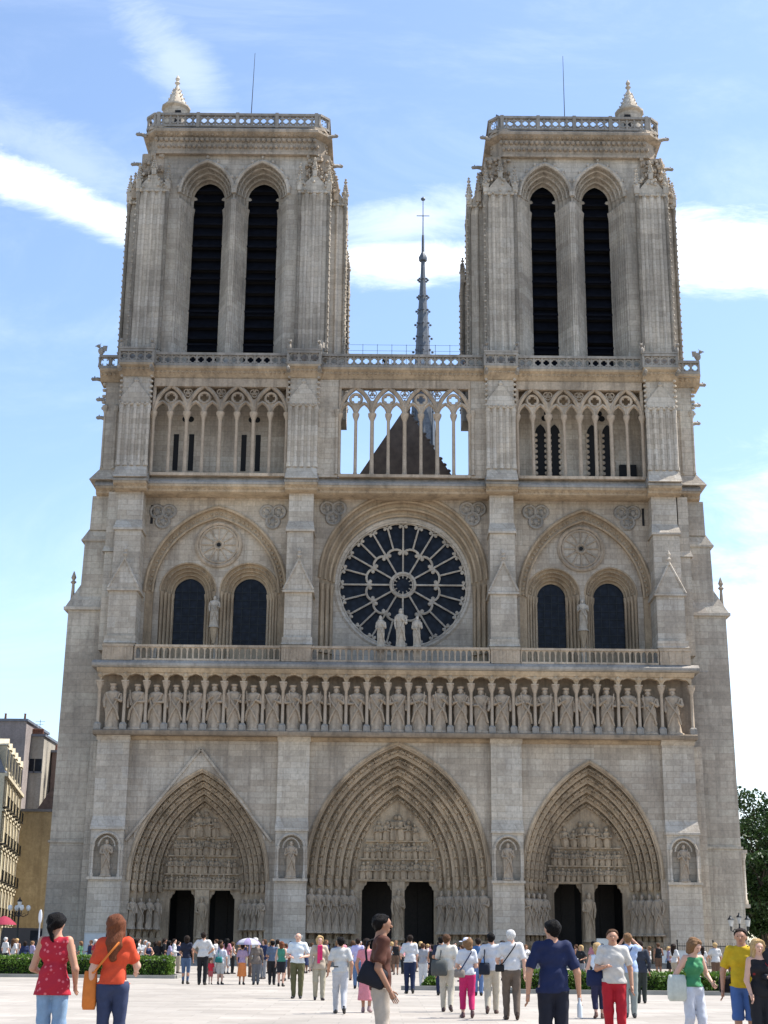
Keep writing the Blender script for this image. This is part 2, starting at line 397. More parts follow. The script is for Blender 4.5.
def person(loc,rz,h,label,group=None,female=False,skin='fair',top=None,bottom=None,hair=('short','dark'),shoes=(.03,.025,.02),
           stride=0,arms=None,yaw=0,pitch=0,vox=.02,belly=0,hat=None,face=True,wid=1.0,lean=0,belt=None,obj_slots=False):
    """arms: per side (elbow, wrist) as fractions of the height, right hand (-x) first"""
    jr=random.Random(int(loc[0]*100+h*1000)); h=float(h); U=lambda p:(p[0]*h,p[1]*h,p[2]*h)
    sw=(.098 if not female else .085)*wid; hw=.05*wid
    # skeleton
    A=arms or [None,None]; J={}
    for i,sd in enumerate((-1,1)):
        sh=(sd*sw,lean*.8+.005,.808); el,wr=A[i] if A[i] else ((sd*(sw+.030+.03*jr.random()),lean*.5+jr.uniform(-.03,.045),.635),(sd*(sw+.035+.025*jr.random()),lean*.3-jr.uniform(-.01,.09),.505))
        if not A[i] and jr.random()<.25: wr=(sd*(sw-.02),-.125,.62)
        J['sh',sd]=sh; J['el',sd]=el; J['wr',sd]=wr
    for sd in (-1,1):
        s_=stride*sd; J['hip',sd]=(sd*hw,0,.515)
        if s_>0: J['kn',sd]=(sd*hw*1.05,-.055*s_-.02*abs(s_),.29); J['an',sd]=(sd*hw*.95,-.10*s_,.045)
        else: J['kn',sd]=(sd*hw*1.05,-.055*s_*.1-.01,.285); J['an',sd]=(sd*hw*.95,-.12*s_,.05+.035*abs(s_))
        J['toe',sd]=(J['an',sd][0]+sd*.012,J['an',sd][1]-.085,.018+(.0 if s_>=0 else -.0))
    cy,sy_=math.cos(yaw),math.sin(yaw); cp,sp=math.cos(pitch),math.sin(pitch)
    def H(x,y,z):       # head frame: about the top of the neck
        z-=.87; y0=y; y=y0*cp-z*sp*-1*-1; y=y0*cp+ (z*-sp); z=z*cp+y0*sp
        x,y=x*cy-y*sy_,x*sy_+y*cy
        return ((x)*h,(y+lean)*h,(z+.855)*h)
    lo=(-.34*h,-.34*h,-.01); hi=(.34*h,.30*h,1.06*h)
    def F0():
        xs=[p[0]*h for p in J.values()]; ys=[p[1]*h for p in J.values()]
        return Field((min(xs)-.16*h,min(ys)-.13*h,-.02),(max(xs)+.16*h,max(ys)+.15*h,1.05*h),vox)
    k=.018*h
    def torso(f,e=0,lo_=False):
        by=-.02*belly
        f.cone(U((-.036*wid,0,.53)),U((.036*wid,0,.53)),(.062+e)*h,(.062+e)*h,.88,k)
        w=.047 if female else .053
        f.cone(U((-.022*wid,lean*.2+by*.5,.62)),U((.022*wid,lean*.2+by*.5,.62)),(w+e+.012*belly)*h*wid,(w+e+.012*belly)*h*wid,.86,k*1.5)
        f.cone(U((-.038*wid,lean*.6+by*.3,.725)),U((.038*wid,lean*.6+by*.3,.725)),(.058+e)*h,(.058+e)*h,.88,k*1.5)
        if belly: f.cone(U((0,-.025*belly,.63)),U((0,-.02*belly,.68)),.055*h,.05*h,.9,k*1.5)
        if female:
            for sd in (-1,1): f.cone(U((sd*.035,lean*.6-.045,.735)),U((sd*.035,lean*.6-.045,.735)),(.028+e)*h,(.028+e)*h,1,k)
        f.cone(U((-sw*.82,lean*.8+.006,.797)),U((sw*.82,lean*.8+.006,.797)),(.033+e)*h,(.033+e)*h,.95,k*1.4)
        f.cone(U((0,lean*.8+.012,.80)),U((0,lean*.9+.008,.85)),(.052+e*.5)*h,(.034+e*.5)*h,.9,k*1.4)
    # ---- body
    f=F0(); torso(f)
    for sd in (-1,1):
        f.cone(U(J['sh',sd]),U(J['el',sd]),.031*h,.0235*h,1,k); f.cone(U(J['el',sd]),U(J['wr',sd]),.0245*h,.0155*h,1,k*.6)
        f.cone(U(J['hip',sd]),U(J['kn',sd]),.054*h,.034*h,1,k); f.cone(U(J['kn',sd]),U(J['an',sd]),.033*h,.021*h,1,k*.7)
        a=np.array(J['kn',sd])*.68+np.array(J['an',sd])*.32+np.array((0,.010,0)); f.cone(U(a),U(a+np.array((0,0,-.04))),.028*h,.022*h,1,k)
        f.cone(U((J['an',sd][0],J['an',sd][1]+.012,J['an',sd][2]-.018)),U((J['toe',sd][0],J['toe',sd][1],max(.016,J['toe',sd][2]))),.022*h,.017*h,1,k*.5)
    f.cone(U((0,lean*.8+.012,.81)),H(0,.006,.91),.037*h,.033*h,1,k)
    f.cone(H(0,-.008,.938),H(0,.018,.942),.046*h,.046*h,1,k*.5); f.cone(H(0,-.012,.915),H(0,-.026,.893),.038*h,.022*h,1,k*.6)
    if vox<.03:
        f.cone(H(0,-.048,.932),H(0,-.062,.915),.006*h,.0095*h,1,.006*h)
        for sd in (-1,1): f.cone(H(sd*.047,.004,.93),H(sd*.049,.008,.915),.008*h,.006*h,1,.006*h); f.cone(H(sd*.02,-.045,.942),H(sd*.008,-.048,.942),.008*h,.008*h,1,.008*h)
    ex=MB()
    for sd in (-1,1):       # hands: palm, four fingers of unequal length, thumb
        e_,w_=Vector(U(J['el',sd])),Vector(U(J['wr',sd])); d=(w_-e_).normalized()
        fw=Vector((0,-1,0)); side=d.cross(fw); 
        if side.length<.1: fw=Vector((1,0,0)); side=d.cross(fw)
        side.normalize(); across=side.cross(d).normalized()      # palm width direction is fore-aft, palm faces the thigh
        s=h; n=6 if vox<.03 else 4
        ex.tube([w_-d*.006*s,w_+d*.018*s,w_+d*.046*s,w_+d*.054*s],.0145*s,n)
        for q in (-1,1): ex.tube([w_+d*.008*s+across*q*.004*s,w_+d*.05*s+across*q*.012*s],.0105*s,n)
        if vox<.03:
            curl=side*(-sd)
            for j,(o,L) in enumerate(((.0165,.040),(.0058,.046),(-.005,.043),(-.0158,.034))):
                a=w_+d*.048*s+across*o*s; b=a+d*L*.5*s+curl*.004*s; c=b+d*L*.42*s+curl*.012*s
                ex.tube([a,b,c],.0050*s,5,r1=.0036*s)
            a=w_+d*.012*s+across*.014*s; b=a+d*.018*s+across*.014*s; c=b+d*.018*s+across*.004*s; ex.tube([a,b,c],.0062*s,5,r1=.0042*s)
    body=field_obj('person',f,SKIN[skin],None,ex)
    # ---- trousers / shorts / skirt
    if bottom:
        kind,c=bottom[0],bottom[1]; hem={'trousers':.028,'jeans':.03,'capri':.20,'shorts':.30,'skirt':.26,'long_skirt':.10}[kind]
        if len(bottom)>2: hem=bottom[2]
        ztop=.612 if not top else min(.612,{'tee':.525,'shirt':.52,'long':.50,'tank':.545,'dress':.30,'jacket':.47}[top[0]]+.02) if len(top)<4 else min(.612,top[3]+.02)
        if ztop<.5: ztop=.53
        f=F0(); e=.005
        f.cone(U((-.036*wid,0,.53)),U((.036*wid,0,.53)),(.062+e)*h,(.062+e)*h,.9,k); w=.052 if female else .057
        f.cone(U((-.022*wid,lean*.2,.60)),U((.022*wid,lean*.2,.60)),(w+e+.012*belly)*h*wid,(w+e+.012*belly)*h*wid,.88,k*1.5)
        loose=-.003 if kind=='jeans' else .004
        if 'skirt' in kind:
            f.cone(U((0,0,.56)),U((0,0,hem-.05)),.085*h,.13*h,.85,k)
        else:
            for sd in (-1,1):
                f.cone(U(J['hip',sd]),U(J['kn',sd]),(.054+e)*h,(.036+e+loose)*h,1,k); f.cone(U(J['kn',sd]),U(J['an',sd]),(.036+e+loose)*h,(.024+e+loose*1.3)*h,1,k*.7)
        f.wrinkle(.0022*h/.0175*.0175,34/h,h*7)
        f.cut((0,0,-1),(0,0,hem*h)).cut((0,0,1),(0,0,ztop*h))
        o=field_obj({'skirt':'skirt','long_skirt':'skirt','shorts':'shorts','capri':'capri_trousers'}.get(kind,'trousers'),f,cloth(c),body)
    # ---- top
    if top:
        kind,c=top[0],top[1]; pat=top[2] if len(top)>2 else None
        slv={'tee':.62,'shirt':.66,'long':1,'tank':0,'dress':.35,'jacket':1}[kind]; hem={'tee':.525,'shirt':.52,'long':.50,'tank':.545,'dress':.30,'jacket':.47}[kind]
        if len(top)>3: hem=top[3]
        f=F0(); e=.012 if kind!='tank' else .010; torso(f,e)
        if kind=='dress': f.cone(U((0,0,.57)),U((0,0,hem-.05)),.085*h,.125*h,.85,k)
        elif hem<.5:
            for q in (-1,1): f.cone(U((q*.028,0,.60)),U((q*.050*wid,0,hem-.02)),.064*h,.076*h,.95,k)
        else: f.cone(U((-.034*wid,-.0,.6)),U((.034*wid,0,.52)),(.064+e)*h,(.066+e)*h,.86,k*1.5) if not female else f.cone(U((-.03,0,.57)),U((.03,0,.52)),(.060+e)*h,(.066+e)*h,.88,k*1.5)
        if slv:
            for sd in (-1,1):
                a=np.array(J['sh',sd]); b=np.array(J['el',sd]); w_=np.array(J['wr',sd])
                if slv<=.7:
                    q=a+(b-a)*(slv+.12); f.cone(U(a),U(q),.036*h,.036*h,1,k*.8)
                    n=(b-a); f.V=np.where(False,f.V,f.V)
                    p=a+(b-a)*(slv+.18)
                    # flat sleeve end: only affects this arm's side
                    X=f.ax[0][:,None,None]; side_=(X*sd>(sw+.0)*h)
                    n=n/np.linalg.norm(n); D=(X-p[0]*h)*n[0]+(f.ax[1][None,:,None]-p[1]*h)*n[1]+(f.ax[2][None,None,:]-p[2]*h)*n[2]
                    near=side_&(np.abs(D)<.10*h); f.V=np.where(near&(D>-.02*h)&side_,np.maximum(f.V,D),f.V)
                else:
                    f.cone(U(a),U(b),.037*h,.031*h,1,k*.8); f.cone(U(b),U(b+(w_-b)*.93),.031*h,.023*h,1,k*.6)
        f.wrinkle(.0034*h,30/h,h*5); f.wrinkle(.0018*h,62/h,h*3)
        f.cut((0,0,-1),(0,0,hem*h)).cut((0,-.35,1),(0,lean*.8*h,(.848 if kind not in('tank','dress') else .825)*h))
        if kind=='tank':
            for sd in (-1,1): f.cut((sd,0,.10),(sd*.092*h*wid,0,.80*h))
        field_obj({'tank':'tank_top','dress':'dress','jacket':'jacket'}.get(kind,'shirt'),f,cloth(c,pat),body)
    # ---- shoes
    if shoes is not None:
        for sd in (-1,1):
            a=J['an',sd]; t_=J['toe',sd]; f=Field(U((a[0]-.06,min(a[1],t_[1])-.08,-.02)),U((a[0]+.06,a[1]+.08,.14)),min(vox,.014))
            f.cone(U((a[0],a[1]+.018,a[2]-.022)),U((t_[0],t_[1],max(.016,t_[2]))),.026*h,.021*h,1,k*.5); f.cone(U((a[0],a[1]+.010,a[2]-.01)),U((a[0],a[1]+.01,a[2]+.01)),.025*h,.024*h,1,k*.4)
            f.cut((0,0,-1),(0,0,.002)); field_obj('shoe',f,cloth(shoes,None,.5),body)
    # ---- hair
    kind,hc=hair
    if kind!='bald':
        f=Field((min(-.12,0)*h-.02,-.15*h+(lean)*h,.60*h),(.12*h+.02,.16*h+lean*h,1.06*h),min(vox,.014) if vox<.03 else vox*.7)
        th=.007 if kind in('short','fringe') else .016
        f.cone(H(0,-.006,.942),H(0,.022,.945),(.046+th)*h,(.047+th)*h,1,.01*h)
        n=Vector(H(0,-1,(-.95 if kind in('short','fringe','rim','pony') else -.25)+.87))-Vector(H(0,0,.87)); p=H(0,-.024 if kind in('short','fringe','rim','pony') else -.034,.957 if kind in('short','fringe','rim','pony') else .948)
        f.cut(n,p)
        if kind in('short','fringe'):
            f.cone(H(0,.026,.93),H(0,.022,.893),.040*h,.030*h,1,.012*h)
            n2=Vector(H(0,-.35,-1+.87))-Vector(H(0,0,.87)); f.cut(n2,H(0,.02,.884))
        elif kind=='rim':
            n2=Vector(H(0,0,1+.87))-Vector(H(0,0,.87)); f.cut(n2,H(0,0,.955))
        if kind=='bob': f.cone(H(0,.022,.93),H(0,.03,.885),.055*h,.050*h,1,.02*h); 
        if kind=='long':
            f.cone(H(0,.022,.93),U((0,.052+lean,.80)),.056*h,.052*h,.8,.02*h); f.cone(U((0,.052+lean,.80)),U((0,.062+lean*.7,.715)),.050*h,.028*h,.6,.02*h)
            for sd in (-1,1): f.cone(H(sd*.042,-.0,.93),U((sd*.055,.005+lean,.79)),.020*h,.016*h,1,.02*h)
        if kind=='pony': f.cone(H(0,.06,.94),H(0,.075,.90),.02*h,.02*h,1,.01*h); f.cone(H(0,.075,.90),U((0,.07+lean,.80)),.018*h,.010*h,1,.01*h)
        f.wrinkle(.0034*h,60/h,2); f.wrinkle(.002*h,120/h,1)
        field_obj('hair',f,hairmat(hc),body)
    if hat:
        m=MB(); c0=Vector(H(0,.006,.955)); up=(Vector(H(0,.006,1.0))-c0).normalized()
        q=up.to_track_quat('Z','Y').to_matrix().to_4x4()
        t=MB(); t.lathe(0,0,[(.064*h,-.004*h),(.063*h,.02*h),(.045*h,.046*h),(.015*h,.053*h)],12)
        if hat[0]=='cap':
            t.tbox((-.045*h,.045*h,-.115*h,-.03*h,-.004*h),(-.035*h,.035*h,-.105*h,-.03*h,.006*h))
            mm=Matrix.Translation(c0)@Matrix.Rotation(yaw,4,'Z')
        else: t.lathe(0,0,[(.11*h,-.008*h),(.11*h,-.003*h),(.06*h,.006*h)],14); mm=Matrix.Translation(c0)@q
        m.add(t,mm); m.build('hat',cloth(hat[1]),body,smooth=50)
    if belt:
        m=MB(); m.lathe(0,0,[((.094)*h*wid,.592*h),(.094*h*wid,.606*h)],16,1,.64); m.build('belt',cloth(belt),body)
    if face and vox<.021:
        for sd in (-1,1):
            m=MB(); p=H(sd*.018,-.0515,.934); m.blob(p[0],p[1],p[2],.0065*h,.004*h,.0035*h,8,5); m.build('eye',M['eye'],body)
        m=MB(); p=H(0,-.049,.897); m.blob(p[0],p[1],p[2],.013*h,.004*h,.0035*h,8,4); m.build('mouth',M['lip'],body)
    body.location=(loc[0],loc[1],.004); body.rotation_euler=(0,0,R(rz))
    tag(body,label,'person',group)
    return body,J
def local(b,p):       # body frame -> world
    return Matrix.Translation(b.location)@Matrix.Rotation(b.rotation_euler[2],4,'Z')@Vector(p)
def bag(b,h,shoulder,at,size,c,label,cat='bag',name='shoulder_bag',strap=True,long=False,strapc=None,rot=0,tilt=0):
    """bag hanging from a shoulder; shoulder/at in fractions of the height in the body frame"""
    m=MB(); x,y,z=at[0]*h,at[1]*h,at[2]*h; sx,sy,sz=[q/2 for q in size]
    prof=[(sx*.85,sy*.55,-sz),(sx,sy,-sz*.8),(sx*1.02,sy*1.05,-sz*.2),(sx*.98,sy*.9,sz*.5),(sx*.9,sy*.5,sz*.95),(sx*.8,sy*.25,sz)]
    n=14; k0=len(m.v)
    for rx,ry,dz in prof:
        for j in range(n):
            a=2*PI*j/n; ca,sa=math.cos(a),math.sin(a); e=.55
            m.v.append((rx*abs(ca)**e*(1 if ca>=0 else -1),ry*abs(sa)**e*(1 if sa>=0 else -1),dz))
    for i in range(len(prof)-1):
        for j in range(n): m.f.append((k0+i*n+j,k0+i*n+(j+1)%n,k0+(i+1)*n+(j+1)%n,k0+(i+1)*n+j))
    m.f.append(tuple(k0+j for j in range(n-1,-1,-1))); m.f.append(tuple(k0+(len(prof)-1)*n+j for j in range(n)))
    o=m.build(name,cloth(c),None,smooth=50)
    o.location=local(b,(x,y,z)); o.rotation_euler=(0,0,b.rotation_euler[2]+rot)
    if tilt:
        for v in o.data.vertices:
            q=Matrix.Rotation(tilt,4,'Y')@v.co; v.co=q; v.co.z-=.10*(v.co.x/size[0])**2
        o.data.update()
    if strap:
        inv=(Matrix.Translation(o.location)@Matrix.Rotation(o.rotation_euler[2],4,'Z')).inverted()
        s=MB()
        def L(p): return inv@local(b,(p[0]*h,p[1]*h,p[2]*h))
        s0=shoulder
        for sgn in (-1,1):
            top=L(s0); mid=L((s0[0]*.6+at[0]*.4*1.0,sgn*.080,.72)); en=L((at[0]*.95,at[1]+sgn*.01,at[2]))+Vector((0,0,sz*.9))
            if not long: mid=L(((s0[0]+at[0])/2*1.02,at[1]*.6+sgn*.045,(s0[2]+at[2])/2))
            pts=[top+Vector((0,0,.012))]
        if long:
            for f_,yy_,zz_ in ((.12,.082,.805),(.35,.098,.745),(.6,.096,.68),(.82,.088,.62)): pts.append(L((s0[0]+(at[0]-s0[0])*f_,sgn*yy_,zz_)))
        else: pts.append(mid)
        s.tube(pts+[en],.013,5)
        s.build('strap',cloth(strapc or c),o,smooth=60)
    tag(o,label,cat); return o
# ================================================================== CATHEDRAL
CA=empty('cathedral'); tag(CA,'pale limestone gothic cathedral front with two square towers, rose window and three carved portals','cathedral')
BUT=[(-21.4,-19.1),(-8.45,-6.2),(6.75,8.95),(19.0,21.3)]
BAY=[(-19.1,-8.45),(-6.2,6.75),(8.95,19.0)]

# ---------- lower walls with portal openings
PORT=[dict(cx=-13.84,w=4.74,zs=5.6,apex=13.15,wt=2.75,at=10.9,n=5,doors=[(-16.1,-14.25),(-13.25,-11.45)],zd=5.05,zs0=2.65,zs1=4.65,js=(4,4),lint=6.2,dep=2.6),
      dict(cx=.12,w=6.32,zs=6.1,apex=15.15,wt=2.85,at=11.4,n=6,doors=[(-2.38,-.22),(.68,2.8)],zd=5.8,zs0=2.5,zs1=5.35,js=(6,6),lint=7.4,dep=3.2),
      dict(cx=13.8,w=4.78,zs=6.0,apex=13.95,wt=2.95,at=11.0,n=5,doors=[(11.38,13.35),(14.2,16.3)],zd=5.72,zs0=2.5,zs1=5.2,js=(4,4),lint=7.0,dep=2.6)]
mb=MB()
for (x0,x1),p in zip(BAY,PORT):
    pr=opening(p['cx'],p['w'],0,p['zs'],p['apex']-p['zs'],18)
    vquad(mb,x0,p['cx']-p['w'],0,15.55,0); vquad(mb,p['cx']+p['w'],x1,0,15.55,0)
    above(mb,pr,15.55,0)
mb.build('wall',M['wall'],CA)
mb=MB()   # moulding courses of the lower wall
for (x0,x1) in BAY: mb.extrude_yz([(-.12,15.35),(-.30,15.5),(-.30,15.62),(.1,15.62),(.1,15.35)],x0,x1)
mb.build('string_course',M['warm'],CA)

def arch_tangent(prof,t):
    L=[0]
    for a,b in zip(prof,prof[1:]): L.append(L[-1]+math.hypot(b[0]-a[0],b[1]-a[1]))
    d=t*L[-1]
    for i in range(len(prof)-1):
        if L[i+1]>=d or i==len(prof)-2:
            f=(d-L[i])/max(1e-6,L[i+1]-L[i]); a,b=prof[i],prof[i+1]
            return a[0]+(b[0]-a[0])*f,a[1]+(b[1]-a[1])*f,math.atan2(b[1]-a[1],b[0]-a[0]),L[-1]
def portal(p,idx):
    cx,w,zs,n=p['cx'],p['w'],p['zs'],p['n']; dep=p['dep']
    mb=MB(); ns=18
    prof=[]; 
    for i in range(n+1):
        f=i/n; wi=w+(p['wt']-w)*f; ap=p['apex']+(p['at']-p['apex'])*f
        prof.append(opening(cx,wi,0,zs,ap-zs,ns))
    dy=dep/n
    for i in range(n):
        y0=i*dy; y1=y0+dy
        reveal(mb,prof[i],y0,y1)
        strip(mb,prof[i],prof[i+1],y1)
        mb.tube(p3(prof[i][1:-1],y0+.05),.065,6)                    # roll mouldings
        mid=[((a[0]+b[0])/2,(a[1]+b[1])/2) for a,b in zip(prof[i],prof[i+1])]
        mb.tube(p3([(a[0]*.5+b[0]*.5,a[1]*.5+b[1]*.5) for a,b in zip(mid[1:-1],prof[i+1][1:-1])],y1-.02),.05,5)
        arc=mid[1:-1]; _,_,_,L=arch_tangent(arc,.5)
        hw=(w-p['wt'])/n; sz=max(.52,hw*.95); cnt=int(L/2/(sz*1.12))
        for side in (0,1):
            for k in range(cnt):
                t=(k+.15)/(cnt)*.5
                if side: t=1-t
                x,z,a,_=arch_tangent(arc,min(max(t,.002),.998))
                ang=(a if side==0 else a+PI)-PI/2
                q=FIG[(k*3+i*5+side)%6]
                MM=Matrix.Translation((x,y1-.14,z))@Matrix.Rotation(-ang,4,'Y')@Matrix.Diagonal((sz*1.05,sz*1.25,sz*1.0,1))
                mb.add(q,MM)
                # canopy under each figure
                c=MB(); c.tbox((-.22*sz,.22*sz,-.40*sz,.05,-.12*sz),(-.30*sz,.30*sz,-.46*sz,.05,.0)); mb.add(c,Matrix.Translation((x,y1-.02,z))@Matrix.Rotation(-ang,4,'Y'))
    # outer hood mould
    mb.tube(p3(opening(cx,w+.16,zs-.1,zs,p['apex']-zs+.2,ns)[1:-1],-.05),.13,6)
    # jamb colonnettes + impost canopies
    for i in range(n):
        for sd in (-1,1):
            f=(i+.5)/n; x=cx+sd*(w+(p['wt']-w)*f); y=(i+1)*dy-.12
            mb.lathe(x,y,[(.16,1.75),(.16,2.0),(.09,2.1),(.09,2.2)],6)
            mb.lathe(x,y-.0,[(.12,zs-.75),(.2,zs-.5),(.22,zs-.3),(.13,zs-.2),(.20,zs-.05),(.22,zs)],6)
            mb.box(x-.32,x+.32,y-.32,y+.2,1.45,1.75)
    # dado arcading
    for sd in (-1,1):
        for i in range(n*2+1):
            f=i/(n*2); x=cx+sd*(w+(p['wt']-w)*f); y=f*dep-.06
            mb.lathe(x,y,[(.07,.15),(.07,1.1),(.12,1.25),(.12,1.45)],6)
    P=mb.build('portal',M['portal'],CA)
    # gable over the left portal
    if idx==0:
        g=MB(); out=[(-19.0,8.3),(cx-.15,14.75),(-8.75,8.3)]
        for a,b in ((out[0],out[1]),(out[1],out[2])): g.tube([(a[0],-.16,a[1]),(b[0],-.16,b[1])],.11,4)
        # shallow triangular field proud of the wall
        arc=pointed(cx,w+.3,zs,p['apex']-zs+.25,18)
        def gz(x): return 14.75-abs(x-(cx-.15))*(14.75-8.3)/(5.02)
        arc2=[(x,z) for x,z in arc if z>8.0]
        for (xa,za),(xb,zb) in zip(arc2,arc2[1:]):
            if gz(xa)>za or gz(xb)>zb: g.quad((xa,-.13,za),(xb,-.13,zb),(xb,-.13,max(zb,gz(xb))),(xa,-.13,max(za,gz(xa))))
        g.build('gable',M['wall'],P)
    # tympanum + lintel
    yT=dep
    t=MB(); arc=pointed(cx,p['wt'],zs,p['at']-zs,ns); zl=p['zd']
    # face above door heads
    x0,x1=cx-p['wt'],cx+p['wt']
    full=[(x0,zs)]+arc[1:-1]+[(x1,zs)]
    below(t,[(x0,zs)]+arc[1:-1]+[(x1,zs)],zl,yT+.02)
    H=p['at']-zs; zz=p['lint']
    def halfw(z):
        if z<zs: return p['wt']
        for (xa,za),(xb,zb) in zip(arc,arc[1:]):
            if za<=z<=zb: return cx-(xa+(xb-xa)*(z-za)/max(1e-6,zb-za))
        return 0
    t.box(x0,x1,yT-.16,yT+.02,zl-.02,zl+.12)
    rows=[(zl+.15,zz-zl-.22)]
    z=zz
    while z<p['at']-1.3:
        hh=1.15 if z<zs+H*.4 else 1.45
        rows.append((z,hh)); z+=hh+.12
    rr=random.Random(idx+3)
    for k,(z,hh) in enumerate(rows):
        hw=halfw(z+hh*.75)-.05
        t.box(cx-halfw(z)+.02,cx+halfw(z)-.02,yT-.22,yT+.01,z-.10,z)
        m=max(1,int(2*hw/(hh*.36)))
        for j in range(m):
            x=cx-hw+(j+.5)*2*hw/m
            sc=hh*rr.uniform(.82,1.0)
            if k==len(rows)-1 and abs(x-cx)<.5: sc=hh*1.25
            if j%m==m//2 and k==len(rows)-2: sc=hh*1.12
            q=FIG[rr.randrange(6)]
            t.add(q,Matrix.Translation((x,yT-.12,z))@Matrix.Rotation(rr.uniform(-.12,.12),4,'Y')@Matrix.Diagonal((sc*1.1,sc*1.1,sc,1)))
    t.build('tympanum',M['portal'],P)
    # trumeau, jamb blocks, doors
    (a,b),(c,d)=p['doors']
    q=MB()
    q.box(b,c,yT-.35,yT+.45,0,zl-.02); q.box(b+.1,c-.1,yT-.5,yT-.35,0,1.7)
    q.box(x0,a,yT+.0,yT+.45,0,zl-.02); q.box(d,x1,yT+.0,yT+.45,0,zl-.02)
    for xx,s_ in ((a,1),(b,-1),(c,1),(d,-1)):      # corbelled shoulders under the lintel
        q.extrude_xz([(xx,zl-.02),(xx,zl-.62),(xx+s_*.10,zl-.55),(xx+s_*.16,zl-.35),(xx+s_*.30,zl-.25),(xx+s_*.36,zl-.02)] if s_>0 else
                     [(xx,zl-.02),(xx-.36,zl-.02),(xx-.30,zl-.25),(xx-.16,zl-.35),(xx-.10,zl-.55),(xx,zl-.62)],yT+.03,yT+.40)
    q.build('trumeau',M['portal'],P)
    for (xa,xb) in p['doors']:
        dmb=MB(); mid=(xa+xb)/2
        dmb.box(xa-.05,mid-.01,yT+4.4,yT+4.5,0,zl+.1); dmb.box(mid+.01,xb+.05,yT+4.4,yT+4.5,0,zl+.1)
        for zz_ in (1.0,2.2,3.4,4.6):
            if zz_<zl-.2: dmb.box(xa+.02,mid-.06,yT+4.36,yT+4.4,zz_,zz_+.09); dmb.box(mid+.06,xb-.02,yT+4.36,yT+4.4,zz_,zz_+.09)
        dmb.build('door',M['door'],P)
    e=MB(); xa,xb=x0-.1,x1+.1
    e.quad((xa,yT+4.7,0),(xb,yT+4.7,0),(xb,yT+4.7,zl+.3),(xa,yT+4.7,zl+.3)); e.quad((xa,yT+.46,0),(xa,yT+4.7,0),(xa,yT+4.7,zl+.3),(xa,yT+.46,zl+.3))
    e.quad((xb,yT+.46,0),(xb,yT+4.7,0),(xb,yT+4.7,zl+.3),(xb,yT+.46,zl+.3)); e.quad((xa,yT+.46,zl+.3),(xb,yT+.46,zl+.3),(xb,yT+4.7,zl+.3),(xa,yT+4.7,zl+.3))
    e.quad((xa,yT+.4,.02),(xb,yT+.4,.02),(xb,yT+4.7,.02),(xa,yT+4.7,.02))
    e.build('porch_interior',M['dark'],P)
    # trumeau figure and jamb statues
    st=statue(p['zs1']-1.75,idx*31+5); so=st.build('trumeau_statue',M['portal'],P,loc=((b+c)/2,yT-.55,1.72),smooth=60); so.scale=(.8,.8,1)
    for si,sd in enumerate((-1,1)):
        m=p['js'][si]
        for i in range(m):
            f=(i+.5)/m; x=cx+sd*(w+(p['wt']-w)*f*.98); y=f*dep-.28
            st=statue(p['zs1']-p['zs0'],idx*40+si*10+i,n=10)
            o=st.build('jamb_statue',M['carve'],P,loc=(x,y,p['zs0']-.35),smooth=60); o.rotation_euler=(0,0,-sd*.5)
            o.scale=(1.0,1.0,1.08)
    s=MB(); s.box(cx-w-.3,cx+w+.3,-1.1,-.02,0,.17) ; s.box(cx-w-.1,cx+w+.1,-.7,dep+.4,.17,.30)
    s.build('step',M['gutter'],P)
for i,p in enumerate(PORT): portal(p,i)

